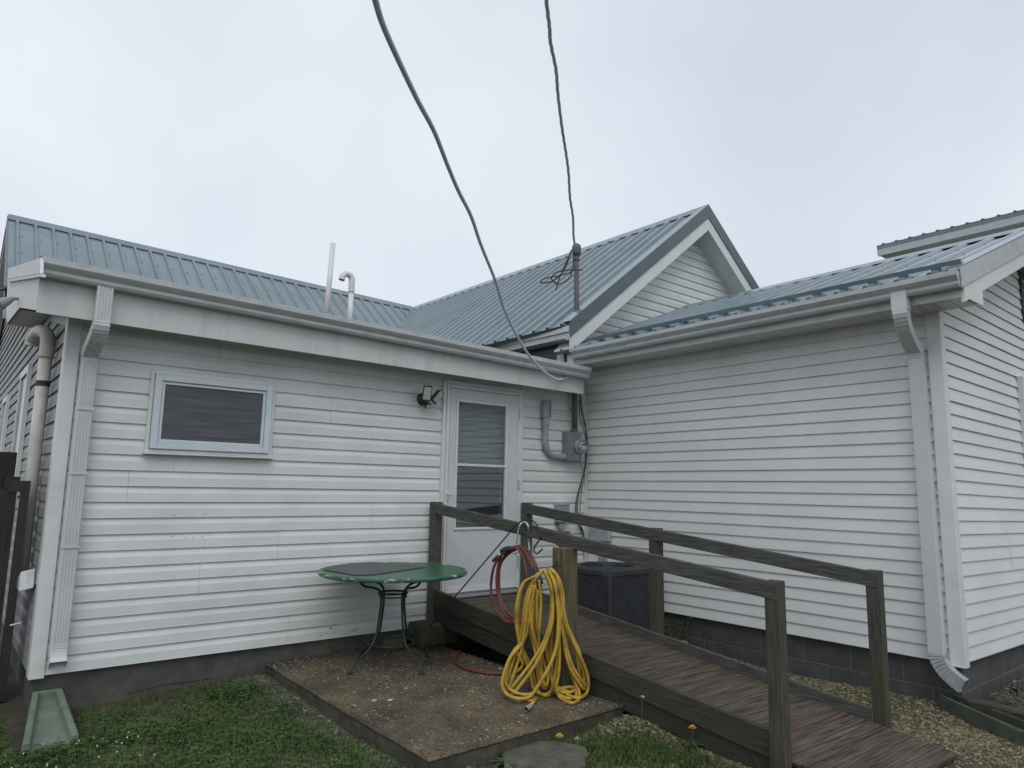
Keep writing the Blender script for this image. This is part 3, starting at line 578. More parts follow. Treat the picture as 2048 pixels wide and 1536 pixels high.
sweep(P_, (1, 0, 0), SECR, S_, cap=False).build('elbow', 'galv', ds)

# --- metal roofs
RIB = 0.2286
def metal_roof(E0, along, L_, up, mat='roof', parent=None, name='roof', ribs=True, phase=0.0, thick=0.006, rh=0.030):
    E0 = np.array(E0, float); al = np.array(along, float); al /= np.linalg.norm(al); up = np.array(up, float)
    nrm = np.cross(al, up); nrm /= np.linalg.norm(nrm)
    if nrm[2] < 0: nrm = -nrm
    base = MB().prism([E0-nrm*0.03, E0+al*L_-nrm*0.03, E0+al*L_-nrm*0.008, E0-nrm*0.008], up*0.997).build(name, 'roof_trim', parent or house)
    s = 0.0
    while s < L_-0.02:
        w_ = min(4*RIB, L_-s); prof = []
        k = 0
        while True:
            c = (k+0.5)*RIB
            if c+0.03 > w_: break
            prof += [(c-0.032, 0), (c-0.015, rh), (c+0.015, rh), (c+0.032, 0)]
            for q in (0.33, 0.67):
                if c+q*RIB+0.012 < w_: prof += [(c+q*RIB-0.012, 0), (c+q*RIB, 0.0035), (c+q*RIB+0.012, 0)]
            k += 1
        prof = [(0, 0)]+prof+[(w_-0.0008, 0), (w_-0.0008, -thick), (0, -thick)]
        MB().prism([E0+al*(s+a)+nrm*h for a, h in prof], up).build('roof_panel', mat, base)
        s += 4*RIB
    sc_ = MB(); k = 0; un = up/np.linalg.norm(up); lu = np.linalg.norm(up)
    while (k+0.5)*RIB < L_-0.06:
        for t in np.arange(0.18, lu-0.12, 0.61): sc_.lathe(E0+al*((k+0.5)*RIB+0.055)+un*(t+random.uniform(-.02, .02)), [(0.0095, 0.0), (0.0085, 0.006)], 6, nrm)
        k += 1
    tag(sc_.build('screw_heads', 'rubber', base), kind='stuff')
    return base
def ridge_cap(a, b, d1, d2, parent, wd=0.15, mat='roof'):
    a, b, d1, d2 = (np.array(q, float) for q in (a, b, d1, d2)); d1 = d1/np.linalg.norm(d1)*wd; d2 = d2/np.linalg.norm(d2)*wd; u = np.array([0, 0, 0.034]); t = np.array([0, 0, 0.006])
    MB().prism([a+d1+u*0.75, a+u+np.array([0, 0, .012]), a+d2+u*0.75, a+d2+u*0.75-t, a+u, a+d1+u*0.75-t], b-a).build('ridge_cap', mat, parent)
# main roof behind: ridge along X
R0 = np.array([-5.40, 6.9, 5.45]); R1 = np.array([1.95, 6.9, 5.275]); PM = 0.79
rm = metal_roof(R0+np.array([0, -2.1, -2.1*PM]), R1-R0, np.linalg.norm(R1-R0), (0, 2.1, 2.1*PM))
MB().prism([R0+np.array([0, 0, -0.02]), R1+np.array([0, 0, -0.02]), R1+np.array([0, 0, 0.0]), R0], (0, 4.3, -4.3*PM)).build('rear_slope', 'roof', rm)
ridge_cap(R0, R1, (0, -1, -PM), (0, 1, -PM), rm)
for sgn in (-1, 1):
    n_ = 2.1 if sgn < 0 else 4.3
    a = R0+np.array([-0.012, 0, 0.02]); b = a+np.array([0, sgn*n_, -n_*PM])
    MB().prism([a, b, b-np.array([0, 0, 0.16]), a-np.array([0, 0, 0.16])], (0.012, 0, 0)).build('rake_trim', 'roof_trim', rm)
    a = R0+np.array([0.001, 0, -0.10]); b = a+np.array([0, sgn*n_, -n_*PM])
    MB().prism([a, b, b-np.array([0, 0, 0.2]), a-np.array([0, 0, 0.2])], (0.15, 0, 0)).build('rake_board', 'grimy', rm)
# gabled cross roof, ridge along Y
GY, GR = -0.20, 0.10
Gp = np.array([2.23, GY, 5.49]); Gb = np.array([1.74, 6.95, 5.29]); gl = Gb-Gp; PG = 0.79
EL = 2.70
rg = metal_roof(Gp+np.array([-EL, 0, -EL*PG]), gl, np.linalg.norm(gl), (EL, 0, EL*PG))
MB().prism([Gp+np.array([0, 0, -0.02]), Gb+np.array([0, 0, -0.02]), Gb, Gp], (3.2, 0, -3.2*PG)).build('rear_slope', 'roof', rg)
ridge_cap(Gp, Gb, (-1, 0, -PG), (1, 0, -PG), rg)
def rk_piece(sgn, top, bot, y0, y1, n_, nm, mat, par, x_in=0.0):
    a = Gp.copy(); pts = [(Gp[0]+sgn*x_in, y0, Gp[2]+top-x_in*PG), (Gp[0]+sgn*n_, y0, Gp[2]-n_*PG+top), (Gp[0]+sgn*n_, y0, Gp[2]-n_*PG+bot), (Gp[0]+sgn*x_in, y0, Gp[2]+bot-x_in*PG)]
    return MB().prism(pts, (0, y1-y0, 0)).build(nm, mat, par)
for sgn, n_ in ((-1, EL), (1, 3.2)):
    rk_piece(sgn, 0.035, -0.155, GY-0.014, GY-0.002, n_, 'rake_trim', 'roof_trim', rg)
    rk_piece(sgn, 0.042, 0.034, GY-0.014, GY+0.12, n_, 'rake_trim', 'roof', rg)
    rk_piece(sgn, -0.06, -0.335, GY, GY+0.022, n_-0.02, 'rake_board', 'trim', rg)
    rk_piece(sgn, -0.300, -0.315, GY+0.023, GR+0.01, n_-0.05, 'soffit', 'fascia', rg)
# eave of the gabled roof
ex = Gp[0]-EL; ez = Gp[2]-EL*PG
MB().box((ex+0.004, GY+0.01, ez-0.080), (ex+0.026, 3.0, ez-0.012)).build('fascia', 'fascia', rg)
MB().box((ex+0.026, GY+0.012, ez-0.145), (ex+0.045, 3.0, ez-0.081)).build('fascia', 'fascia', rg)
MB().box((ex+0.046, GY+0.03, ez-0.140), (-0.27, 3.0, ez-0.128)).build('soffit', 'fascia', rg)
MB().box((ex+0.03, GY+0.024, ez-0.165), (-0.24, GY+0.10, ez-0.10)).build('eave_return', 'trim', rg)
gw = MB().prism([(-0.27, GR, 2.72), (4.6, GR, 2.72), (4.6, GR, 3.25), (2.23, GR, 5.17), (-0.27, GR, 3.2)], (0, 0.1, 0)).build('wall', 'trim', house)
siding(gw, (0, GR), (1, 0), (0, -1), 2.755, 22, PA, DUTCH, lambda z: max(-0.20, 2.23-(5.185-z)/PG), lambda z: max(2.23, min(4.5, 2.23+(5.185-z)/PG)), 'siding')
MB().box((-0.295, GR-0.028, 2.75), (-0.20, GR-0.001, 3.17)).box((-0.295, GR, 2.75), (-0.272, GR+0.09, 3.17)).build('corner_post', 'trim', house)
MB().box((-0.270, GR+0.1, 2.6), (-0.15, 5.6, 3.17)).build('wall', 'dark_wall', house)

# right wing roof
BY0, BY1 = -4.10, GR-0.005
Be = np.array([-0.42, BY1, 3.07]); PBm = 0.395; BW = 2.42
rb = metal_roof(Be, (0, -1, 0), BY1-BY0, (BW, 0, BW*PBm))
bz = Be+np.array([BW, 0, BW*PBm])
MB().prism([bz+np.array([0, 0, -0.02]), bz+np.array([0, BY0-BY1, -0.02]), bz+np.array([0, BY0-BY1, 0]), bz], (2.4, 0, -2.4*PBm)).build('rear_slope', 'roof', rb)
ridge_cap(bz, bz+np.array([0, BY0-BY1, 0]), (-1, 0, -PBm), (1, 0, -PBm), rb)
def rkB(top, bot, y0, y1, xs_, xe, nm, mat):
    z = lambda x: 3.07+PBm*(x+0.42)
    return MB().prism([(xs_, y0, z(xs_)+top), (xe, y0, z(xe)+top), (xe, y0, z(xe)+bot), (xs_, y0, z(xs_)+bot)], (0, y1-y0, 0)).build(nm, mat, rb)
rkB(0.030, -0.115, BY0-0.014, BY0-0.002, -0.42, 2.0, 'rake_trim', 'gutter')
rkB(0.038, 0.029, BY0-0.014, BY0+0.10, -0.42, 2.0, 'rake_trim', 'roof')
rkB(-0.05, -0.235, BY0, BY0+0.022, -0.36, 2.0, 'rake_board', 'trim')
rkB(-0.205, -0.22, BY0+0.023, -WB, -0.0, 2.0, 'soffit', 'fascia')
zr_ = lambda x: 4.026-PBm*(x-2.0)
for top, bot, ya, yb, nm, mt_ in ((0.030, -0.115, BY0-0.014, BY0-0.002, 'rake_trim', 'gutter'), (-0.05, -0.235, BY0, BY0+0.022, 'rake_board', 'trim'), (-0.205, -0.22, BY0+0.023, -WB, 'soffit', 'fascia')):
    MB().prism([(2.0, ya, zr_(2.0)+top), (4.4, ya, zr_(4.4)+top), (4.4, ya, zr_(4.4)+bot), (2.0, ya, zr_(2.0)+bot)], (0, yb-ya, 0)).build(nm, mt_, rb)
MB().box((-0.36, BY0+0.02, 2.896), (-0.338, -0.05, 3.05)).build('fascia', 'fascia', rb)
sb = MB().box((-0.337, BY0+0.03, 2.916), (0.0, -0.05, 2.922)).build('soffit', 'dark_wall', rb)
y = BY0+0.035; k = 0
while y < -0.15:
    pn = MB().box((-0.336, y, 2.903), (-0.002, y+0.0945, 2.9155)); o_ = pn.build('soffit_panel', 'trim', house); y += 0.1
MB().prism([(-0.338, BY0+0.012, 2.896), (0.02, BY0+0.012, 2.896), (0.02, BY0+0.012, 3.02), (-0.338, BY0+0.012, 3.0)], (0, -0.0115, 0)).build('eave_return', 'trim', rb)
gB = gutter((-0.362, -4.095, 2.955), (0, 3.87, 0.0), (-1, 0), h=0.112).build('gutter', 'gutter', house)
MB().prism([(-0.362-a, -4.098, 2.955+b) for a, b in ((0, 0), (0.078, 0), (0.092, 0.02), (0.092, 0.04), (0.124, 0.078), (0.124, 0.112), (0, 0.105))], (0, 0.0015, 0)).build('end_cap', 'gutter', gB)
MB().prism([(-0.362-a, -0.2235, 2.955+b) for a, b in ((0, 0), (0.078, 0), (0.092, 0.02), (0.092, 0.04), (0.124, 0.078), (0.124, 0.112), (0, 0.105))], (0, 0.0015, 0)).build('end_cap', 'gutter', gB)
# snow rail over the ribs near the eave
n_ = np.array([-PBm, 0, 1])/math.hypot(PBm, 1)
up_ = np.array([1, 0, PBm])/math.hypot(PBm, 1)
c0 = Be+up_*0.20+n_*0.040; sn = MB().obox(c0+np.array([0, -0.40, 0]), c0+np.array([0, BY0-BY1+0.03, 0]), up_*0.030, n_*0.004).obox(c0+np.array([0, -0.40, 0])-up_*0.028+n_*0.014, c0+np.array([0, BY0-BY1+0.03, 0])-up_*0.028+n_*0.014, up_*0.003, n_*0.016).build('snow_rail', 'roof', rb)
k = 0
while True:
    yy = BY1-(k+0.5)*RIB
    if yy < BY0: break
    if yy < -0.35:
        c = Be+up_*0.155+n_*0.020; c[1] = yy; MB().obox(c-np.array([0, 0.028, 0]), c+np.array([0, 0.028, 0]), up_*0.016, n_*0.018).build('rail_foot', 'roof_trim', rb)
    k += 1
# taller part of the house beyond the right wing: its eave only
ux, uz = 7.25, 6.075
ru = metal_roof((ux, -0.36, uz), (0, -1, 0), 7.0, (2.6, 0, 0.55), rh=0.022)
MB().box((ux+0.01, -7.3, uz-0.20), (ux+0.035, -0.375, uz-0.07)).build('fascia', 'gutter', ru)
MB().box((ux+0.003, -7.3, uz-0.069), (ux+0.03, -0.37, uz-0.012)).build('eave_trim', 'roof', ru)
MB().box((ux+0.036, -7.3, uz-0.20), (ux+0.5, -0.40, uz-0.185)).build('soffit', 'fascia', ru)
MB().prism([(ux+0.01, -0.374, uz-0.2), (ux+2.6, -0.374, uz+0.35), (ux+2.6, -0.374, uz+0.50), (ux+0.01, -0.374, uz-0.03)], (0, 0.014, 0)).build('rake_board', 'trim', ru)
MB().box((ux+0.5, -7.3, -0.2), (ux+2.6, -0.75, uz-0.17)).build('wall', 'siding', house)

# ================================================================== RAMP
RXL, RXR, RS = -2.150, -1.030, 0.1055      # outer faces, slope
RY1 = -4.10
dz = lambda y: 0.452+RS*y                  # deck top
ramp = thing('wheelchair_ramp', (-1.59, -2.0, 0), 'weathered wooden wheelchair ramp with handrails leading to the storm door', 'ramp')
ys_ = [-0.075, -1.30, -2.52, -3.70, RY1]
for i in range(4):
    a, b = ys_[i]-0.0015, ys_[i+1]+0.0015; lx = RXL+0.045 if i < 3 else RXL+0.06
    MB().prism([(lx, a, dz(a)), (lx, b, dz(b)), (lx, b, dz(b)-0.018), (lx, a, dz(a)-0.018)], (RXR-0.042-lx, 0, 0)).build('deck_board', 'deck', ramp)
for x in (RXL+0.08, -1.60, RXR-0.10):
    MB().prism([(x, -0.08, dz(-0.08)-0.019), (x, -3.95, dz(-3.95)-0.019), (x, -3.95, max(dz(-3.95)-0.06, -0.02)), (x, -2.9, 0.02), (x, -0.08, dz(-0.08)-0.16)], (0.038, 0, 0)).build('joist', 'skirt', ramp)
def sloped(x0, x1, ya, yb, top, bot, nm, mat, zmin=None):
    za, zb = dz(ya), dz(yb); f = (lambda z: max(z, zmin)) if zmin is not None else (lambda z: z)
    return MB().prism([(x0, ya, za+top), (x0, yb, zb+top), (x0, yb, f(zb+bot)), (x0, ya, f(za+bot))], (x1-x0, 0, 0)).build(nm, mat, ramp)
sloped(RXL-0.004, RXL+0.034, -0.10, -3.585, 0.128, -0.012, 'curb', 'curb')
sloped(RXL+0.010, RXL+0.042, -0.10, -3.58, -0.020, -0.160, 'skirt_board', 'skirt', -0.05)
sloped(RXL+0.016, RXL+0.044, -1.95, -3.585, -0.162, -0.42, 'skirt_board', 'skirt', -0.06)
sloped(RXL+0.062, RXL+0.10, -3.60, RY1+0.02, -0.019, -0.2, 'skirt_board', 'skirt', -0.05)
sloped(RXR-0.040, RXR-0.002, -0.10, -3.60, 0.075, -0.10, 'curb', 'rail')
def rpost(x, y, zb, zt, mat='post', w_=0.089, d_=0.089): return MB().box((x, y-d_/2, zb), (x+w_, y+d_/2, zt)).build('post', mat, ramp, bevel=0.004)
rl = lambda y: 1.368+0.0985*y               # handrail top, left
rr = lambda y: 1.362+0.0985*y
rpost(RXL-0.012, -0.105, 0.282, rl(-0.1)+0.008, 'rail', 0.085, 0.10)
rpost(RXL-0.045, -3.615, -0.12, rl(-3.6)+0.004, 'post', 0.080, 0.085)
rpost(RXR-0.005, -0.115, 0.2, rr(-0.1)+0.006, 'rail', 0.085, 0.09)
rpost(RXR-0.004, -1.825, 0.02, rr(-1.82)+0.004)
rpost(RXR-0.004, -3.645, -0.1, rr(-3.645)+0.006, 'post', 0.080, 0.085)
def railb(x0, ya, yb, f, hgt=0.100, th=0.038, yj=None):
    MB().prism([(x0, ya, f(ya)), (x0, yb, f(yb)), (x0, yb, f(yb)-hgt), (x0, ya, f(ya)-hgt)], (th, 0, 0)).build('handrail', 'rail', ramp, bevel=0.004)
railb(RXL-0.018, -0.060, -1.855, rl, 0.095); railb(RXL-0.048, -1.858, -3.655, rl, 0.095)
railb(RXR-0.008, -0.075, -3.685, rr, 0.098)
for xb, yb, f in ((RXL-0.018, -0.105, rl), (RXL-0.048, -3.615, rl), (RXL-0.018, -1.80, rl), (RXL-0.048, -1.91, rl), (RXR-0.008, -0.115, rr), (RXR-0.008, -1.825, rr), (RXR-0.008, -3.645, rr)):
    for k, zo in enumerate((0.028, 0.066)): MB().lathe((xb-0.0005, yb+0.012*(k*2-1), f(yb)-zo), [(0.0065, 0), (0.005, 0.003)], 8, (-1, 0, 0)).build('screw_head', 'black', ramp)
for i in range(4):
    for x in (RXL+0.09, -1.58, RXR-0.09):
        for yy in (ys_[i]-0.03, (ys_[i]+ys_[i+1])/2, ys_[i+1]+0.03): MB().lathe((x, yy, dz(yy)), [(0.005, 0), (0.004, 0.0012)], 6).build('screw_head', 'black', ramp)
# short rail post and the thick hose post in front of it
MB().box((RXL-0.005, -1.935, 0.2), (RXL+0.038, -1.845, rl(-1.9)+0.012)).build('post', 'hpost', ramp, bevel=0.003)
HPX, HPY = RXL-0.135, -1.985
hp_o = MB().box((HPX, HPY-0.068, 0.083), (HPX+0.135, HPY+0.068, 1.082)).build('post', 'hpost', ramp, bevel=0.006)
hm = MB(); pz = 1.0
hm.box((HPX-0.004, HPY-0.035, 0.955), (HPX-0.0005, HPY+0.045, 1.06))
hk = hm.build('hook_plate', 'hpost', ramp)
for a, b in ((-0.025, 0.965), (0.035, 0.965), (-0.025, 1.05), (0.035, 1.05)): MB().lathe((HPX-0.004, HPY+a, b), [(0.005, 0), (0.004, 0.003)], 8, (-1, 0, 0)).build('bolt_head', 'galv', hk)
MB().tube([(HPX-0.004, HPY+0.005, 0.985), (HPX-0.02, HPY+0.005, 0.98), (HPX-0.075, HPY+0.005, 0.925), (HPX-0.10, HPY+0.005, 0.93)], 0.007, 8).build('hook', 'black', hk)

# ================================================================== TABLE
tcx, tcy = -2.865, -0.645; TT = 0.828; TR = 0.592
tab = thing('round_table', (tcx, tcy, PZ), 'round green painted metal garden table standing on the patio', 'table')
MB().lathe((tcx, tcy, 0), [(0.001, TT-0.010), (TR-0.006, TT-0.010), (TR-0.004, TT-0.004), (TR-0.006, TT), (0.001, TT+0.001)], 64).build('tabletop', 'green', tab, smooth=False)
MB().lathe((tcx, tcy, 0), [(TR-0.012, TT-0.027), (TR-0.001, TT-0.029), (TR+0.006, TT-0.023), (TR+0.007, TT-0.006), (TR+0.002, TT+0.003), (TR-0.010, TT+0.002), (TR-0.011, TT-0.02)], 64).build('rim', 'rim', tab, smooth=True)
a0 = math.atan2(-0.665+0.614, -3.25+2.85)
legz = [(0.34, TT-0.012), (0.335, TT-0.060), (0.28, TT-0.105), (0.19, TT-0.125), (0.135, TT-0.155), (0.118, TT-0.215), (0.125, 0.50), (0.148, 0.36), (0.175, 0.285), (0.245, 0.215), (0.335, 0.165), (0.375, 0.125), (0.388, PZ+0.012)]
for k in range(4):
    a = a0+k*math.pi/2+0.02; c, s_ = math.cos(a), math.sin(a)
    lg = MB().tube(spline([(tcx+r*c, tcy+r*s_, z) for r, z in legz], 5), 0.0098, 8).build('leg', 'dgreen', tab, smooth=True)
    MB().lathe((tcx+0.39*c, tcy+0.39*s_, PZ), [(0.024, 0.0), (0.026, 0.006), (0.015, 0.014), (0.010, 0.018)], 12).build('foot', 'dgreen', lg)
for r, z, t in ((0.114, TT-0.178, 0.009), (0.110, TT-0.205, 0.007), (0.185, 0.262, 0.007)):
    MB().tube([(tcx+r*math.cos(a), tcy+r*math.sin(a), z) for a in np.linspace(0, 2*math.pi, 33)[:-1]], t, 7, closed=True).build('ring', 'dgreen', tab, smooth=True)
zt = TT+0.0035
mp = [at(u, v, 2, zt) for u, v in ((647, 1140), (709, 1150.5), (745, 1150), (800, 1142), (850, 1135), (830, 1130), (745, 1124.5), (700, 1127), (665, 1132))]
tag(MB().prism(mp, (0, 0, 0.004)).build('table_mat', 'mat'), 'dark grey sheet lying on the green round table', 'mat')

# ================================================================== AIR CONDITIONER
ax0, ax1, ay0, ay1, az0, az1 = -0.865, -0.165, -1.165, -0.465, 0.09, 0.765
acn = thing('air_conditioner', ((ax0+ax1)/2, (ay0+ay1)/2, 0), 'dark grey outdoor air conditioner unit behind the ramp rail', 'air conditioner')
MB().box((ax0-0.06, ay0-0.30, -0.02), (ax1+0.08, ay1+0.08, az0-0.005)).build('base_pad', 'pad', acn, bevel=0.01)
MB().box((ax0+0.02, ay0+0.02, az0), (ax1-0.02, ay1-0.02, az1-0.05)).build('coil', 'ac_in', acn)
cw = 0.045
for px, py in ((ax0, ay0), (ax1-cw, ay0), (ax0, ay1-cw), (ax1-cw, ay1-cw)): MB().box((px, py, az0), (px+cw, py+cw, az1-0.045)).build('corner_panel', 'ac', acn, bevel=0.008)
lv = MB(); z = az0+0.02
while z < az1-0.06:
    lv.obox((ax0+0.004, ay0+cw, z), (ax0+0.004, ay1-cw, z), (-0.002, 0, -0.0045), (0.001, 0, -0.0012)); lv.obox((ax0+cw, ay0+0.004, z), (ax1-cw, ay0+0.004, z), (0, -0.002, -0.0045), (0, 0.001, -0.0012)); z += 0.0165
for k in range(1, 7):
    t = k/7; yy = ay0+cw+t*(ay1-ay0-2*cw); xx = ax0+cw+t*(ax1-ax0-2*cw)
    lv.box((ax0+0.008, yy-0.004, az0+0.01), (ax0+0.014, yy+0.004, az1-0.05)); lv.box((xx-0.004, ay0+0.008, az0+0.01), (xx+0.004, ay0+0.014, az1-0.05))
tag(lv.build('louvres', 'ac', acn), kind='stuff')
# top cap with round fan opening
cx, cy, R_ = (ax0+ax1)/2, (ay0+ay1)/2, 0.285; vs = []; fs = []; n = 48
def sqp(a):
    c, s_ = math.cos(a), math.sin(a); k = 0.357/max(abs(c), abs(s_)); k = min(k, 0.44); return (cx+c*k, cy+s_*k)
for i in range(n):
    a = 2*math.pi*i/n; x, y = sqp(a)
    vs += [(x, y, az1-0.065), (x, y, az1-0.025), (cx+(x-cx)*0.97, cy+(y-cy)*0.97, az1-0.018), (cx+R_*math.cos(a), cy+R_*math.sin(a), az1), (cx+(R_-0.02)*math.cos(a), cy+(R_-0.02)*math.sin(a), az1-0.01), (cx+(R_-0.02)*math.cos(a), cy+(R_-0.02)*math.sin(a), az1-0.10)]
for i in range(n):
    j = (i+1) % n
    for k in range(5): fs.append((i*6+k, j*6+k, j*6+k+1, i*6+k+1))
mb = MB(); mb.add(vs, fs); mb.build('top_cover', 'ac', acn)
fg = MB()
for r in np.arange(0.04, R_, 0.022): fg.tube([(cx+r*math.cos(a), cy+r*math.sin(a), az1-0.012-0.0*(r)) for a in np.linspace(0, 2*math.pi, 33)[:-1]], 0.0018, 4, closed=True)
for k in range(12): a = k*math.pi/6; fg.tube([(cx, cy, az1-0.016), (cx+R_*math.cos(a), cy+R_*math.sin(a), az1-0.016)], 0.0025, 4)
tag(fg.build('fan_guard', 'ac', acn), kind='stuff')
fn = MB().lathe((cx, cy, az1-0.09), [(0.06, 0), (0.06, 0.04), (0.02, 0.05)], 12)
for k in range(4):
    a = k*math.pi/2+0.3; c, s_ = math.cos(a), math.sin(a); d = np.array([c, s_, 0]); e = np.array([-s_, c, 0]); o_ = np.array([cx, cy, az1-0.075])
    fn.prism([o_+d*0.05-e*0.03, o_+d*0.24-e*0.08, o_+d*0.25+e*0.06+np.array([0, 0, -0.03]), o_+d*0.05+e*0.03+np.array([0, 0, -0.02])], (0, 0, 0.003))
fn.build('fan', 'ac_in', acn)

# ================================================================== ELECTRICS on the wall in the corner
ex_ = thing('electric_meter', (-0.285, -0.02, 1.80), 'grey electric meter box with round glass meter in the inside corner', 'electric meter')
MB().box((-0.405, -0.125, 1.815), (-0.195, -0.018, 2.145)).build('box', 'meterbox', ex_, bevel=0.006)
MB().box((-0.398, -0.133, 1.822), (-0.202, -0.1255, 2.138)).build('cover', 'meterbox', ex_, bevel=0.004)
mc = at(1164, 893, 1, -0.17)
MB().lathe((mc[0], -0.134, mc[2]), [(0.088, 0), (0.090, 0.018), (0.084, 0.024), (0.076, 0.026)], 28, (0, -1, 0)).build('ring', 'conduit', ex_, smooth=True)
MB().lathe((mc[0], -0.160, mc[2]), [(0.066, 0), (0.066, 0.025), (0.05, 0.034), (0.001, 0.036)], 28, (0, -1, 0)).build('dial', 'galv', ex_)
MB().lathe((mc[0], -0.158, mc[2]), [(0.075, 0), (0.075, 0.055), (0.068, 0.075), (0.05, 0.086), (0.001, 0.09)], 28, (0, -1, 0)).build('glass_dome', 'meterglass', ex_, smooth=True)
MB().box((mc[0]-0.036, -0.2035, mc[2]-0.028), (mc[0]+0.036, -0.1965, mc[2]+0.002)).build('name_plate', 'trim', ex_)
for k in range(5): MB().lathe((mc[0]-0.036+k*0.018, -0.1962, mc[2]+0.022), [(0.0078, 0), (0.0078, 0.005)], 10, (0, -1, 0)).build('pointer_dial', 'rubber', ex_)
ms = thing('service_mast', (-0.275, -0.075, 2.15), 'dark conduit mast rising from the meter through the roof edge', 'conduit mast')
mt = at(1153, 505, 1, -0.06)
MB().tube([(-0.262, -0.078, 2.14), (-0.262, -0.078, 2.60), (-0.250, -0.072, 3.0), (mt[0]-0.002, -0.065, 3.6), (mt[0], -0.06, mt[2])], 0.031, 14).build('pipe', 'conduit_d', ms, smooth=True)
MB().lathe((-0.262, -0.078, 2.143), [(0.040, 0), (0.040, 0.03), (0.036, 0.045)], 14).build('hub', 'conduit_d', ms)
MB().lathe((mt[0], -0.06, mt[2]-0.04), [(0.036, 0), (0.05, 0.012), (0.052, 0.05), (0.056, 0.09), (0.048, 0.13), (0.02, 0.15), (0.001, 0.153)], 16).build('weather_head', 'conduit_d', ms, smooth=True)
for q in (0.03, 0.05): MB().lathe((mt[0], -0.06, mt[2]-0.10+q*0), [(0.040, 0), (0.040, 0.02)], 14).build('collar', 'conduit_d', ms); break
MB().box((-0.300, -0.052, 2.40), (-0.222, -0.021, 2.43)).build('strap', 'galv', ms)
lbm = thing('conduit_elbow', (-0.66, -0.05, 1.85), 'grey conduit with pull box curving into the electric meter', 'conduit')
lx = at(1091, 870, 1, -0.06)[0]
MB().box((lx-0.045, -0.095, 2.275), (lx+0.038, -0.019, 2.475)).build('pull_box', 'conduit', lbm, bevel=0.012)
MB().prism([(lx+0.039, -0.105, 2.290), (lx+0.039, -0.025, 2.290), (lx+0.039, -0.025, 2.478), (lx+0.039, -0.105, 2.478)], (0.012, 0, 0)).build('cover', 'conduit', lbm, bevel=0.008)
MB().tube(spline([(lx-0.003, -0.06, 2.28), (lx-0.003, -0.06, 2.10), (lx, -0.06, 2.00), (lx+0.035, -0.06, 1.92), (lx+0.11, -0.06, 1.868), (lx+0.19, -0.06, 1.862), (-0.40, -0.06, 1.862)], 8), 0.034, 14).build('pipe', 'conduit', lbm, smooth=True)
MB().tube([(lx-0.003, -0.06, 2.19), (lx-0.003, -0.06, 2.25)], 0.0385, 14).build('coupling', 'conduit', lbm, smooth=False)
MB().tube([(-0.475, -0.06, 1.862), (-0.407, -0.06, 1.862)], 0.039, 14).build('coupling', 'conduit', lbm)
dbx = thing('disconnect_box', (-0.43, -0.03, 1.13), 'grey switch box mounted low on the wall behind the handrail', 'switch box')
MB().box((-0.515, -0.095, 1.145), (-0.350, -0.018, 1.345)).build('box', 'conduit', dbx, bevel=0.004)
MB().box((-0.520, -0.104, 1.33), (-0.345, -0.017, 1.352)).build('lid', 'galv', dbx, bevel=0.003)
MB().box((-0.475, -0.075, 1.065), (-0.40, -0.02, 1.144)).build('fitting', 'conduit', dbx, bevel=0.01)
lcv = thing('line_set_cover', (-0.03, -0.27, 0.6), 'grey metal cover plate on the wall above the air conditioner', 'cover plate')
MB().box((-0.075, -0.415, 0.945), (-0.018, -0.125, 1.165)).build('plate', 'galv', lcv, bevel=0.003)
MB().box((-0.062, -0.345, 0.55), (-0.019, -0.250, 0.944)).build('duct', 'conduit', lcv, bevel=0.004)
# loose cables in the corner
CB = [((1160, 786), (1163, 820), (1170, 850), (1174, 880), (1173, 905), (1172, 930), (1165, 960), (1157, 990), (1154, 1015), (1157, 1045), (1167, 1068), (1170, 1095)),
      ((1163, 790), (1167, 825), (1175, 855), (1176, 890), (1174, 925), (1168, 955), (1160, 985), (1156, 1015), (1158, 1045), (1168, 1065), (1172, 1100)),
      ((1158, 800), (1160, 835), (1168, 862), (1173, 890), (1170, 930), (1163, 962), (1154, 992), (1151, 1018), (1155, 1048), (1165, 1070), (1168, 1118)),
      ((1160, 925), (1163, 935), (1168, 945), (1169, 958), (1164, 975), (1161, 1005), (1160, 1030), (1164, 1055), (1172, 1090))]
for i, (c, mt_, lb) in enumerate(zip(CB, ('cable_b', 'cable_w', 'cable_b', 'cable_b'), ('thicker black cable sagging down the inside corner past the meter', 'white cable hanging in the inside corner beside the black ones', 'leftmost black cable hanging in the inside corner beside the meter', 'short black cable starting below the electric meter'))):
    P = [at(u, v, 1, -0.045-0.012*i if j > 2 and j < len(c)-1 else -0.03-0.012*i) for j, (u, v) in enumerate(c)]
    tag(MB().tube(spline(P, 6), (0.0065, 0.0055, 0.005, 0.004)[i], 6).build('cable', mt_, smooth=True), lb, 'cable', 'cables in the inside corner')
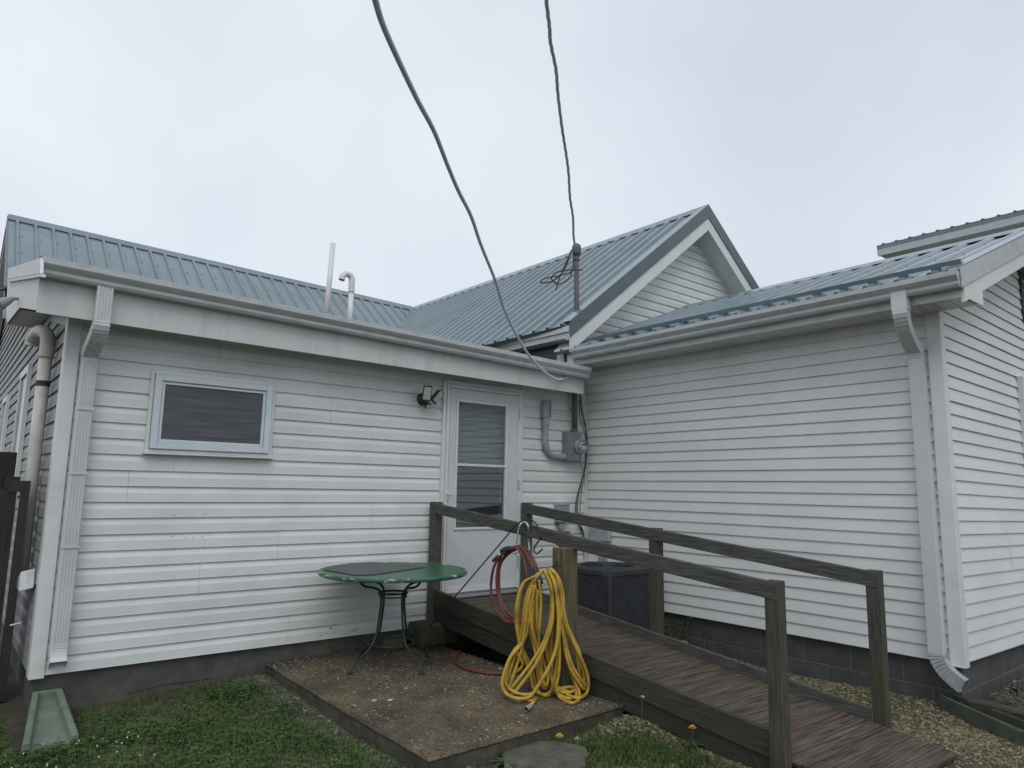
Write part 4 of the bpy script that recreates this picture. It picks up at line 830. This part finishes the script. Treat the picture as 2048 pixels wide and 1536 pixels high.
# security light
fl = thing('security_light', (-2.25, -0.02, 2.30), 'bronze security light with two lamp heads and a sensor beside the door', 'wall light')
def head(c, ax, upv, w_, h_, d_, par):
    c = np.array(c, float); ax = np.array(ax, float); ax /= np.linalg.norm(ax); upv = np.array(upv, float); upv = upv-ax*np.dot(ax, upv); upv /= np.linalg.norm(upv); sd_ = np.cross(ax, upv)
    b = MB(); f = [c+sd_*a*w_+upv*e*h_+ax*d_ for a, e in ((-1, -1), (1, -1), (1, 1), (-1, 1))]; bk = [c+sd_*a*w_*0.7+upv*e*h_*0.8-ax*d_ for a, e in ((-1, -1), (1, -1), (1, 1), (-1, 1))]
    b.add(f+bk, [(0, 1, 2, 3), (7, 6, 5, 4), (0, 4, 5, 1), (1, 5, 6, 2), (2, 6, 7, 3), (3, 7, 4, 0)])
    h = b.build('lamp_head', 'bronze', par, bevel=0.004)
    MB().prism([c+sd_*a*w_*0.78+upv*e*h_*0.80+ax*(d_+0.0005) for a, e in ((-1, -1), (1, -1), (1, 1), (-1, 1))], ax*0.003).build('lens', 'lens', h)
    return h
MB().lathe((-2.265, -0.018, 2.345), [(0.062, 0), (0.062, 0.015), (0.045, 0.035), (0.03, 0.05)], 20, (0, -1, 0)).build('mount', 'bronze', fl, smooth=False)
c1 = at(853, 786, 1, -0.15); head(c1, (-0.35, -1, -0.25), (0.05, 0, 1), 0.044, 0.075, 0.032, fl)
c2 = at(873, 793, 1, -0.13); head(c2, (0.3, -1, -0.35), (0.55, 0, 0.8), 0.040, 0.073, 0.026, fl)
c3 = at(855, 811, 1, -0.10); head(c3, (-0.1, -0.9, -0.55), (0, 0, 1), 0.030, 0.026, 0.026, fl)
MB().tube([(-2.265, -0.06, 2.35), c1+np.array([0, 0.03, 0])], 0.012, 8).build('arm', 'bronze', fl); MB().tube([(-2.265, -0.06, 2.345), c2+np.array([-0.01, 0.03, 0])], 0.011, 8).build('arm', 'bronze', fl); MB().tube([(-2.265, -0.055, 2.33), c3+np.array([0, 0.02, 0])], 0.014, 8).build('arm', 'bronze', fl)

# ================================================================== VENT PIPES on the low roof
p1 = at(653, 625, 1, 1.5); p1t = at(666, 487, 1, 1.5)
d_ = (p1t-p1); z_ = sz_(p1[0], 1.5); p0 = p1-d_*((p1[2]-z_)/d_[2])
tag(MB().tube([p0, p1t], 0.030, 14).build('vent_pipe', 'pvc', smooth=True), 'straight white plastic vent pipe standing on the roof, the taller one', 'vent pipe', 'roof vent pipes')
p2 = at(700, 634, 1, 1.5); q2 = at(703, 575, 1, 1.5); z_ = sz_(p2[0], 1.5)
vp = thing('vent_pipe', (float(p2[0]), 1.5, z_), 'white roof vent pipe whose top bends over like a hook', 'vent pipe', 'roof vent pipes')
MB().tube([(p2[0], 1.5, z_), (q2[0], 1.5, q2[2]-0.02)], 0.030, 14).build('pipe', 'pvc', vp, smooth=True)
x_, z2 = q2[0], q2[2]
el = [(x_+0.0, 1.5, z2-0.05), (x_, 1.5, z2+0.06)]+[(x_-0.06+0.06*math.cos(a), 1.5-0.0*a, z2+0.09+0.06*math.sin(a)) for a in np.linspace(0, math.pi*0.92, 10)]+[(x_-0.128, 1.5, z2+0.065)]
MB().tube(el, 0.036, 14, cap=False).build('elbow', 'pvc', vp, smooth=True)
MB().tube([(x_, 1.5, z2-0.055), (x_, 1.5, z2-0.02)], 0.038, 14).build('collar', 'pvc', vp)

# ================================================================== SERVICE CABLES overhead
c = [(744, -20, 2.35), (770, 60, 2.6), (830, 190, 3.1), (868, 262, 3.45), (895, 330, 3.8), (917, 382, 4.1), (942, 432, 4.45), (962, 490, 4.9), (990, 560, 5.4), (1008, 618, 5.9), (1032, 668, 6.4), (1062, 716, 6.9), (1100, 752, 7.35), (1126, 758, 7.6), (1143, 738, 7.85), (1147, 712, 8.0)]
P = [atd(696, -140, 2.1)]+[atd(*q) for q in c]
tag(MB().tube(spline(P, 8), 0.0122, 8).build('overhead_cable', 'cable', smooth=True), 'thick grey overhead cable sagging to the gutter corner', 'cable', 'overhead cables')
c = [(1092, -8, 4.3), (1099, 55, 4.65), (1101, 85, 4.8), (1112, 140, 5.15), (1116, 190, 5.5), (1124, 255, 5.95), (1131, 300, 6.3), (1137, 345, 6.7), (1140, 395, 7.2), (1146, 435, 7.6), (1147, 470, 8.0), (1150, 492, 8.25)]
P = spline([atd(1086, -120, 3.9)]+[atd(*q) for q in c], 14)
cb = thing('overhead_cable', tuple(atd(1150, 492, 8.25)), 'twisted overhead power cable running up from the conduit mast', 'cable', 'overhead cables')
for ph in (0, 2.09, 4.19):
    Q = []
    for i, p in enumerate(P):
        a = i*0.42+ph; Q.append(p+RV*0.0055*math.cos(a)+FV*0.0055*math.sin(a))
    MB().tube(Q, 0.0085, 6).build('strand', 'cable', cb, smooth=True)
for pts in ([(1143, 500), (1130, 530), (1118, 558), (1112, 580)], [(1143, 503), (1128, 540), (1105, 562), (1082, 565), (1090, 557), (1115, 552), (1140, 545), (1150, 535)], [(1147, 510), (1146, 535), (1138, 556), (1118, 568), (1103, 558), (1112, 545), (1140, 540), (1165, 540)]):
    MB().tube(spline([at(u, v, 1, -0.12) for u, v in pts], 8), 0.008, 6).build('splice_loop', 'cable_b', cb, smooth=True)

# ================================================================== HOSES
NF = np.array([FV[0], FV[1], 0]); NF /= np.linalg.norm(NF)
HQ = np.array([HPX-0.06, HPY-0.10, 0])
def hp_(u, v, off=0.0, gz=PZ+0.016):
    p = atp(u, v, HQ+NF*off, NF)
    if p[2] < gz: p = at(u, v, 2, gz)
    return p
yl = thing('yellow_hose', (float(HQ[0]), float(HQ[1]), PZ), 'yellow garden hose hanging in long loops on the thick post', 'hose')
# the strands, as (u, v, depth offset); one long hose in many hanging loops
LOOPS = [
 [(1088, 1139, .04), (1072, 1152, .02), (1048, 1165, .0), (1036, 1195, -.02), (1032, 1240, -.02), (1040, 1290, 0), (1052, 1325, .02), (1062, 1355, .04), (1066, 1375, .04), (1080, 1388, .02), (1098, 1386, .0), (1105, 1370, .0), (1100, 1340, .03), (1093, 1300, .03), (1098, 1270, .02), (1106, 1235, .0), (1104, 1190, 0), (1096, 1160, .0), (1088, 1139, .02)],
 [(1090, 1143, -.02), (1102, 1170, -.04), (1106, 1210, -.05), (1103, 1250, -.06), (1090, 1290, -.07), (1070, 1330, -.08), (1045, 1365, -.08), (1025, 1388, -.06), (1018, 1383, -.04), (1022, 1365, -.02), (1032, 1335, 0), (1042, 1300, .0), (1050, 1250, .0), (1056, 1200, .0), (1070, 1160, .02), (1084, 1144, .02)],
 [(1097, 1140, -.02), (1108, 1165, -.04), (1114, 1200, -.05), (1117, 1245, -.06), (1113, 1290, -.08), (1100, 1330, -.10), (1080, 1365, -.11), (1060, 1393, -.10), (1035, 1397, -.09), (1013, 1388, -.08), (1004, 1368, -.07), (1010, 1340, -.05), (1022, 1312, -.03), (1038, 1294, .0), (1052, 1268, .03), (1060, 1220, .03), (1070, 1170, .02)],
 [(1100, 1137, -.01), (1112, 1150, -.03), (1120, 1180, -.04), (1124, 1215, -.04), (1118, 1260, -.05), (1119, 1310, -.06), (1117, 1350, -.07), (1112, 1375, -.07), (1120, 1395, -.06), (1142, 1406, -.06), (1157, 1400, -.05), (1158, 1384, -.04), (1150, 1362, -.02), (1138, 1325, .0), (1128, 1285, .0), (1122, 1240, .0), (1118, 1190, .0), (1108, 1152, .02)],
 [(1104, 1142, -.02), (1118, 1158, -.02), (1126, 1190, -.02), (1128, 1225, -.02), (1138, 1262, -.02), (1155, 1302, -.02), (1170, 1335, -.02), (1177, 1365, -.02), (1172, 1388, -.02), (1155, 1396, -.0), (1130, 1388, .0), (1115, 1378, .0), (1108, 1360, .02), (1104, 1325, .03), (1104, 1280, .03), (1110, 1230, .03), (1112, 1185, .02)],
 [(1098, 1148, .0), (1110, 1175, -.01), (1120, 1215, -.01), (1132, 1255, .0), (1145, 1285, .01), (1154, 1310, .02), (1158, 1340, .02), (1160, 1365, .02), (1168, 1378, .0), (1160, 1368, -.02), (1142, 1340, -.02), (1132, 1310, -.01), (1126, 1270, .0), (1120, 1220, .01), (1110, 1170, .02)],
 [(1066, 1160, .03), (1056, 1190, .03), (1056, 1230, .03), (1062, 1270, .03), (1072, 1310, .04), (1075, 1345, .04), (1082, 1370, .03), (1088, 1350, .06), (1078, 1315, .08), (1072, 1270, .08), (1070, 1220, .06), (1074, 1180, .05)],
 [(1078, 1160, .02), (1082, 1200, .03), (1080, 1245, .03), (1078, 1290, .05), (1088, 1325, .06), (1096, 1365, .06), (1088, 1375, .03), (1078, 1340, .03), (1070, 1300, .03), (1064, 1250, .03), (1066, 1200, .03)],
 [(1115, 1380, .02), (1125, 1376, .05), (1145, 1374, .05), (1150, 1379, .03), (1138, 1385, .01), (1122, 1384, -.01)],
]
base_l = list(LOOPS[:7])
for i, lp in enumerate(base_l):
    du, dv, do = ((5, 2, .03), (-5, -7, .02), (4, -9, .025), (-4, -8, .03), (-6, -12, .02), (4, -5, .02), (6, 3, -.03))[i]
    n_ = len(lp); LOOPS.append([(u+du*math.sin(math.pi*(k+0.6)/n_)*(1.5 if k > n_*0.3 else 1.0), v+dv*math.sin(math.pi*k/n_)+1.5*math.sin(k*1.7+i), o+do) for k, (u, v, o) in enumerate(lp)])
for i, lp in enumerate(LOOPS):
    P = spline([hp_(u, v, o-0.012*(i % 3), PZ+0.014+0.012*(i % 3)) for u, v, o in lp], 7)
    MB().tube(P, 0.0118, 8).build('hose_loop', 'yellow', yl, smooth=True)
tail = [(1030, 1300, -.02), (1045, 1330, .0), (1022, 1352, 0), (1010, 1370, 0), (1016, 1376, 0), (1030, 1385, -.05), (1040, 1392, -.06), (1050, 1398, -.06), (1062, 1402, -.06), (1073, 1394, -.08)]
MB().tube(spline([hp_(u, v, o, PZ+0.013) for u, v, o in tail], 7), 0.0112, 8).build('hose_loop', 'yellow', yl, smooth=True)
e0, e1, e2 = hp_(1074, 1395, -.08, PZ+0.018), hp_(1062, 1411, -.08, PZ+0.022), hp_(1052, 1419, -.08, PZ+0.022)
MB().tube([e0, e1], 0.0125, 10).build('sleeve', 'yellow', yl, smooth=True); MB().tube([e1, e2], 0.0155, 12, cap=False).build('coupling', 'galv', yl); MB().tube([e1, e1*0.3+e2*0.7], 0.0130, 10).build('bore', 'rubber', yl)
# red hose: tied coil hung on the handrail
rdh = thing('red_hose', tuple(float(q) for q in at(1040, 1240, 0, RXL-0.05)), 'dark red air hose tied in a coil hanging from the handrail', 'hose')
def rl_(u, v, o=0.0): return at(u, v, 0, RXL-0.075+o)
RL = [[(1030, 1096), (1012, 1103), (995, 1120), (986, 1140), (982, 1170), (984, 1200), (992, 1222), (1008, 1240), (1022, 1246), (1038, 1245), (1052, 1238), (1058, 1215), (1056, 1180), (1054, 1150), (1048, 1120), (1040, 1103)],
      [(1028, 1094), (1006, 1106), (997, 1130), (993, 1160), (996, 1190), (1004, 1218), (1018, 1237), (1032, 1243), (1046, 1240), (1060, 1228), (1068, 1200), (1068, 1165), (1064, 1135), (1054, 1110), (1044, 1098)],
      [(1032, 1098), (1012, 1112), (1000, 1132), (998, 1165), (1001, 1195), (1010, 1218), (1024, 1234), (1040, 1240), (1056, 1236), (1068, 1222), (1077, 1195), (1074, 1160), (1066, 1128), (1052, 1105), (1040, 1094)],
      [(1034, 1093), (1016, 1104), (1002, 1126), (995, 1155), (997, 1190), (1006, 1215), (1020, 1233), (1036, 1241), (1052, 1238), (1066, 1224), (1079, 1198), (1081, 1170), (1072, 1132), (1060, 1108), (1048, 1095)]]
for i, lp in enumerate(RL):
    MB().tube(spline([rl_(u, v, 0.02*(i-1.5)*(1 if k % 2 else 0.6)) for k, (u, v) in enumerate(lp)], 6, closed=True), 0.0108, 8, closed=True).build('hose_loop', 'red', rdh, smooth=True)
MB().tube(spline([rl_(1003, 1103, -0.015), rl_(1014, 1099, -0.02), rl_(1026, 1097, -0.02)], 6), [0.018, 0.022, 0.024, 0.025, 0.025, 0.025, 0.025, 0.025, 0.025, 0.024, 0.022, 0.02, 0.018], 10).build('tie_wrap', 'tape', rdh, smooth=True)
MB().tube(spline([rl_(1070, 1136, -0.02), rl_(1075, 1152, -0.02), rl_(1080, 1168, -0.02)], 6), [0.024]*6+[0.027]*7, 10).build('tie_wrap', 'tape', rdh, smooth=True)
MB().tube([rl_(996, 1112, -0.02), rl_(986, 1122, -0.02)], 0.013, 8).build('coupling', 'red', rdh)
g = [(920, 1303), (911, 1314), (912, 1324), (925, 1334), (945, 1341), (975, 1346), (1005, 1347), (1040, 1343), (1065, 1334)]
MB().tube(spline([at(u, v, 2, PZ+0.014) for u, v in g], 7), 0.0135, 8).build('hose_end', 'red', rdh, smooth=True)
# hanger and garden hook on the handrail
hg = [(1031, 1102), (1036, 1065), (1040, 1050), (1045, 1045), (1052, 1045), (1057, 1056), (1057, 1078), (1059, 1102)]
hh = MB().tube(spline([at(u, v, 0, RXL-0.04-(0.03 if k < 3 else 0.0)+(0.05 if k > 5 else 0)) for k, (u, v) in enumerate(hg)], 6), 0.0075, 8)
hh.tube(spline([at(1033, 1090, 0, RXL-0.06), at(1025, 1104, 0, RXL-0.085), at(1030, 1107, 0, RXL-0.12), at(1036, 1104, 0, RXL-0.13)], 6), 0.0065, 8)
tag(hh.build('hose_hanger', 'galv', smooth=True), 'pale metal hook hung over the handrail holding the red hose', 'hook')
b0 = at(860, 1252, 2, 0.335)
kq = [(960, 1130), (1005, 1082), (1030, 1052), (1042, 1043), (1054, 1039), (1066, 1042), (1074, 1050), (1080, 1068), (1080, 1078), (1070, 1092), (1068, 1102), (1074, 1107), (1082, 1101), (1085, 1098)]
e_ = at(1005, 1082, 0, RXL-0.06)
P = [b0, b0*0.55+e_*0.45]+[at(u, v, 0, RXL-0.06+(0.0 if u < 1040 else 0.03)) for u, v in kq[1:]]
tag(MB().tube(spline(P, 6), 0.0062, 8).build('shepherd_hook', 'black', smooth=True), 'thin black metal shepherd hook leaning over the handrail', 'garden hook')

# ================================================================== SMALL CONCRETE, SPLASH BLOCKS, STONES
st = [at(u, v, 2, 0.335) for u, v in ((843, 1226), (905, 1241), (867, 1252), (843, 1240))]
tag(MB().prism([(-2.345, -0.29, PZ), (-1.95, -0.29, PZ), (-1.95, -0.03, PZ), (-2.345, -0.03, PZ)], (0, 0, 0.195)).build('step_block', 'mossy', bevel=0.015), 'mossy concrete step block beside the ramp at the wall', 'step')
rk_ = MB(); base = np.array([-2.40, -0.13, PZ]); pl = [(-0.16, -0.10), (0.0, -0.13), (0.10, -0.06), (0.12, 0.08), (-0.02, 0.13), (-0.15, 0.06)]
rk_.prism([base+np.array([a*0.85-0.12, b*0.75, 0]) for a, b in pl], (0.02, 0.01, 0.095)); tag(rk_.build('broken_concrete', 'stone', bevel=0.012), 'broken chunk of pale concrete behind the table legs', 'concrete chunk')
sp = thing('splash_block', (-5.16, -0.5, 0), 'pale green splash block in the grass below the downspout', 'splash block')
def splash(par, mat, y0, y1, x0a, x0b, x1a, x1b, zt0, zt1, th=0.035, fl_=0.045):
    # trapezoid tray: (x0a,x0b) at the back y0, (x1a,x1b) at the front y1
    mb = MB(); zf0, zf1 = zt0-fl_, zt1-fl_*0.9
    mb.add([(x0a, y0, zf0), (x0b, y0, zf0), (x1b, y1, zf1), (x1a, y1, zf1), (x0a, y0, zf0-0.06), (x0b, y0, zf0-0.06), (x1b, y1, zf1-0.06), (x1a, y1, zf1-0.06)], [(0, 1, 2, 3), (7, 6, 5, 4), (0, 4, 5, 1), (1, 5, 6, 2), (2, 6, 7, 3), (3, 7, 4, 0)])
    mb.build('tray', mat, par)
    for (a, b, sg) in ((x0a, x1a, 1), (x0b, x1b, -1)):
        mb = MB(); mb.add([(a, y0, zt0), (a+sg*th, y0, zt0), (b+sg*th, y1, zt1), (b, y1, zt1), (a-sg*0.008, y0, zf0-0.06), (a+sg*th*1.3, y0, zf0-0.01), (b+sg*th*1.3, y1, zf1-0.01), (b-sg*0.008, y1, zf1-0.06)], [(0, 1, 2, 3), (7, 6, 5, 4), (0, 4, 5, 1), (1, 5, 6, 2), (2, 6, 7, 3), (3, 7, 4, 0)])
        mb.build('side_lip', mat, par, bevel=0.006)
    MB().box((x0a, y0-0.0, zf0-0.06), (x0b, y0+0.03, zt0)).build('back_lip', mat, par, bevel=0.006)
splash(sp, 'splash', -0.06, -0.93, -5.205, -5.035, -5.325, -5.055, 0.12, 0.065)
s2 = thing('splash_block', (-0.2, -4.0, 0), 'mossy dark green splash trough on the gravel by the wing corner', 'splash block')
def trough(par):
    A0, B0 = at(1877, 1388, 2, 0.085), at(1888, 1379, 2, 0.085)     # back corners: near, far
    A1, B1 = at(2120, 1497, 2, 0.075), at(2110, 1432, 2, 0.075)
    dn = np.array([0, 0, -0.10]); up2 = np.array([0, 0, 0.0])
    tn = (B0-A0); tn /= np.linalg.norm(tn)
    mb = MB(); mb.prism([A0, A0+tn*0.03, A0+tn*0.03+dn, A0+dn-tn*0.02], A1-A0); mb.build('side_lip', 'splash_g', par, bevel=0.006)
    mb = MB(); B1b = B0+(A1-A0)*0.98+np.array([0.13, 0.02, 0]); mb.prism([B0, B0-tn*0.02, B0-tn*0.02+dn, B0+dn+tn*0.02], B1b-B0); mb.build('side_lip', 'splash_g', par, bevel=0.006)
    q = np.array([0, 0, -0.055]); mb = MB(); mb.prism([A0+q, B0+q, B1b+q, A1+q], (0, 0, -0.04)); mb.build('tray', 'splash_g', par)
    mb = MB(); mb.prism([A0, B0, B0+dn, A0+dn], (A1-A0)/np.linalg.norm(A1-A0)*0.03); mb.build('back_lip', 'splash_g', par)
trough(s2)
t0, t1 = at(1966, 1418, 2, 0.05), at(2130, 1462, 2, 0.05)
mb = MB(); dv = t1-t0; nv = np.array([-dv[1], dv[0], 0]); nv /= np.linalg.norm(nv)
mb.obox(t0+np.array([0.03, 0.09, -0.005]), t1+np.array([0.03, 0.09, 0]), nv*0.05, (0, 0, 0.055)); tag(mb.build('timber', 'timber', bevel=0.012), 'rotten dark timber lying beside the splash trough', 'timber')
for (u, v, r, lb) in ((2033, 1375, 0.045, 'dark rock on the grey gravel, the rock farther from the trough'), (1998, 1402, 0.06, 'dark flat rock behind the rotten timber')):
    p = at(u, v, 2, 0.04); bm = bmesh.new(); bmesh.ops.create_icosphere(bm, subdivisions=2, radius=r)
    for q in bm.verts: q.co = Vector((q.co.x*1.25, q.co.y, q.co.z*0.6))*random.uniform(0.85, 1.15)
    me = bpy.data.meshes.new('rock'); bm.to_mesh(me); bm.free(); me.materials.append(M['timber']); o = bpy.data.objects.new('rock', me); COL.objects.link(o); o.location = p; tag(o, lb, 'rock', 'dark rocks')
pl = [at(u, v, 2, 0.012) for u, v in ((1003, 1492), (1018, 1484), (1040, 1481), (1060, 1478), (1082, 1481), (1110, 1481), (1135, 1486), (1158, 1489), (1172, 1494), (1178, 1506), (1170, 1515), (1172, 1528), (1150, 1538), (1130, 1560), (1050, 1580), (1010, 1540))]
tag(MB().prism([p+np.array([0, 0, -0.05]) for p in pl], (0, 0, 0.050)).build('stepping_stone', 'stone', bevel=0.006), 'flat grey stepping stone set in the grass', 'stepping stone')
for (u, v, s_, lb) in ((748, 1401, 0.017, 'left of the two pale paint flakes on the patio'), (780, 1400, 0.020, 'right of the two pale paint flakes on the patio')):
    p = at(u, v, 2, PZ+0.005); mb = MB().prism([p+np.array([a*s_, b*s_, 0]) for a, b in ((-1, -.3), (-.2, -.8), (.9, -.5), (1.1, .2), (.2, .7), (-.7, .5))], (0.002, 0.001, 0.003)); tag(mb.build('paint_flake', 'pvc_old'), lb, 'paint flake', 'paint flakes')

# ================================================================== PLANTS
def dandelion(u, v, zz, lb, nl=7):
    p = at(u, v, 2, zz); g_ = gh(p[0], p[1])-0.012; t = thing('dandelion', (p[0], p[1], g_), lb, 'flower', 'dandelions')
    MB().tube([(p[0]+0.01, p[1], g_), (p[0]+0.004, p[1]+0.004, (g_+zz)/2), (p[0], p[1], zz)], 0.002, 6).build('stem', 'stalk', t)
    mb = MB()
    for ring_ in range(4):
        for k in range(13):
            a = k*2*math.pi/13+ring_*0.3; r = 0.024-0.005*ring_; h = 0.003+0.004*ring_; c, s_ = math.cos(a), math.sin(a); w_ = 0.0028
            mb.add([(p[0]-s_*w_*.4, p[1]+c*w_*.4, zz+h), (p[0]+s_*w_*.4, p[1]-c*w_*.4, zz+h), (p[0]+c*r+s_*w_, p[1]+s_*r-c*w_, zz+h+0.003), (p[0]+c*r-s_*w_, p[1]+s_*r+c*w_, zz+h+0.003)], [(0, 1, 2, 3)])
    mb.build('petals', 'petal', t)
    rosette(t, p[0], p[1], g_, nl, 0.085)
def rosette(t, x, y, z, n, ln, mat='weed', wd=0.014):
    for k in range(n):
        a = k*2*math.pi/n+random.uniform(-0.4, 0.4); l_ = ln*random.uniform(0.65, 1.15); c, s_ = math.cos(a), math.sin(a); mb = MB(); V = []; F = []
        for i in range(7):
            q = i/6; r = l_*q; h = z+0.008+l_*0.55*math.sin(q*2.2)*0.55; w_ = wd*math.sin(min(1, q*1.02)*2.9+0.15)*(1.25 if i % 2 else 0.8)
            V += [(x+c*r-s_*w_, y+s_*r+c*w_, h+0.004), (x+c*r, y+s_*r, h), (x+c*r+s_*w_, y+s_*r-c*w_, h+0.004)]
            if i: b = (i-1)*3; F += [(b, b+1, b+4, b+3), (b+1, b+2, b+5, b+4)]
        mb.add(V, F); mb.build('leaf', mat, t)
dandelion(1119, 1474, 0.055, 'yellow dandelion beside the stepping stone')
dandelion(1385, 1457, 0.10, 'yellow dandelion against the dark ramp skirt')
def weedplant(u, v, lb, n, ln, wd, nm='broadleaf_weed'):
    p = at(u, v, 2, 0.0); t = thing(nm, (p[0], p[1], gh(p[0], p[1])-0.012), lb, 'weed', 'broadleaf weeds'); rosette(t, p[0], p[1], gh(p[0], p[1])-0.012, n, ln, 'weed', wd)
weedplant(1468, 1490, 'broad leaved weed at the foot of the ramp near the end post', 8, 0.15, 0.026)
weedplant(1020, 1525, 'leafy weed in front of the stepping stone at the patio corner', 13, 0.12, 0.016)
weedplant(1048, 1472, 'small weed between the patio edge and the stepping stone', 9, 0.08, 0.012)
weedplant(1195, 1425, 'small weed at the patio corner by the ramp skirt', 8, 0.075, 0.010)
weedplant(683, 1432, 'small weed growing along the patio side edge', 7, 0.06, 0.010)
b_ = at(1281, 1462, 2, -0.005); tp = atp(1285, 1394, b_, NF)
t = thing('seed_stalk', tuple(b_), 'thin seed stalk with a white tip before the ramp skirt', 'weed')
MB().tube(spline([b_, b_*0.5+tp*0.5+np.array([0.004, 0, 0]), tp], 6), 0.0016, 5).build('stem', 'stalk', t)
for k in range(5): q = tp+np.array([random.uniform(-.012, .012), random.uniform(-.012, .012), random.uniform(-.008, .010)]); MB().lathe(q, [(0.001, -0.003), (0.0045, 0), (0.001, 0.004)], 6).build('seed_head', 'white_flower', t)
p = at(1352, 1285, 0, -0.10); p[2] = 0.0; tpz = 0.27
t = thing('sprouting_weed', (p[0], p[1], 0), 'upright leafy weed growing against the block foundation', 'weed')
for k in range(5):
    a = k*1.3; q = [np.array([p[0]+0.02*math.cos(a)*i, p[1]+0.03*math.sin(a)*i, 0.055*i*(0.75+0.08*k)]) for i in range(6)]
    MB().tube(q, 0.002, 5).build('stem', 'stalk', t)
    for i in range(1, 6):
        for s_ in (-1, 1):
            c_ = q[i]; d = np.array([math.cos(a+s_*1.2), math.sin(a+s_*1.2), 0.25])*0.055; e = np.array([-d[1], d[0], 0])*0.35
            MB().add([c_, c_+d*0.5+e, c_+d, c_+d*0.5-e], [(0, 1, 2, 3)]).build('leaf', 'weed', t)

# ================================================================== LEFT SIDE: pipe, vent hood, fence
yp = 0.60; xp = -5.285
pp = thing('wall_pipe', (xp, yp, 0.3), 'stained white plastic pipe on the side wall with a curved top', 'pipe')
MB().tube([(xp, yp, 0.72), (xp, yp, 2.50)], 0.046, 14).build('pipe', 'pvc_old', pp, smooth=True)
MB().tube(spline([(xp, yp, 2.44), (xp, yp, 2.58), (xp-0.02, yp+0.03, 2.64), (xp-0.05, yp+0.16, 2.665), (xp-0.07, yp+0.30, 2.63), (xp-0.075, yp+0.33, 2.58)], 6), 0.052, 14).build('elbow', 'pvc_old', pp, smooth=True)
MB().tube([(xp, yp, 2.22), (xp, yp, 2.26)], 0.050, 14).build('band', 'black', pp)
vh = [at(u, v, 0, -5.232) for u, v in ((71, 1136), (64, 1150), (62, 1170), (68, 1176))]
tag(MB().prism(vh, (-0.085, 0, -0.02)).build('vent_hood', 'grimy', bevel=0.006), 'small white wedge shaped vent hood low on the side wall', 'vent hood')
fc_ = thing('wood_fence', (-6.4, 1.0, 0), 'dark weathered board fence with a gate post beside the side wall', 'fence')
x = -5.365
while x > -8.0: MB().box((x-0.138, 0.99+rng.uniform(0, .006), 0.03), (x, 1.012, 1.722+rng.uniform(-.02, .008))).build('board', 'fence', fc_, bevel=0.004); x -= 0.143
for z in (0.35, 1.42): MB().box((-8.0, 1.0135, z), (-5.36, 1.052, z+0.09)).build('rail', 'fence', fc_)
MB().box((-5.43, 0.935, 1.44), (-5.33, 0.985, 1.53)).build('hinge_strap', 'black', fc_)
gp_ = at(52, 965, 1, 0.42)
MB().box((gp_[0]-0.026, 0.40, -0.02), (gp_[0]+0.026, 0.45, 1.49)).build('gate_post', 'black', fc_)
MB().box((gp_[0]-0.10, 0.398, 1.42), (gp_[0]+0.028, 0.452, 1.50)).build('hinge', 'black', fc_)
MB().box((gp_[0]-0.65, 0.405, 0.05), (gp_[0]-0.048, 0.445, 1.44)).build('gate_panel', 'fence', fc_)
MB().tube([at(20, 1251, 1, 0.40), at(43, 1246, 1, 0.40)], 0.008, 6).build('latch', 'galv', fc_)
lp = at(14, 602, 0, -5.53)
sl_ = thing('eave_lamp', tuple(lp), 'small grey spotlight mounted on the rake end at the far left', 'spotlight')
MB().lathe(lp, [(0.050, -0.075), (0.053, -0.068), (0.032, 0.02), (0.022, 0.045), (0.001, 0.05)], 14, (0.75, 0.2, 0.62)).build('shade', 'conduit', sl_, smooth=False)
MB().tube([lp+np.array([0.03, 0.01, 0.03]), lp+np.array([0.085, 0.02, 0.04])], 0.015, 8).build('arm', 'conduit', sl_)
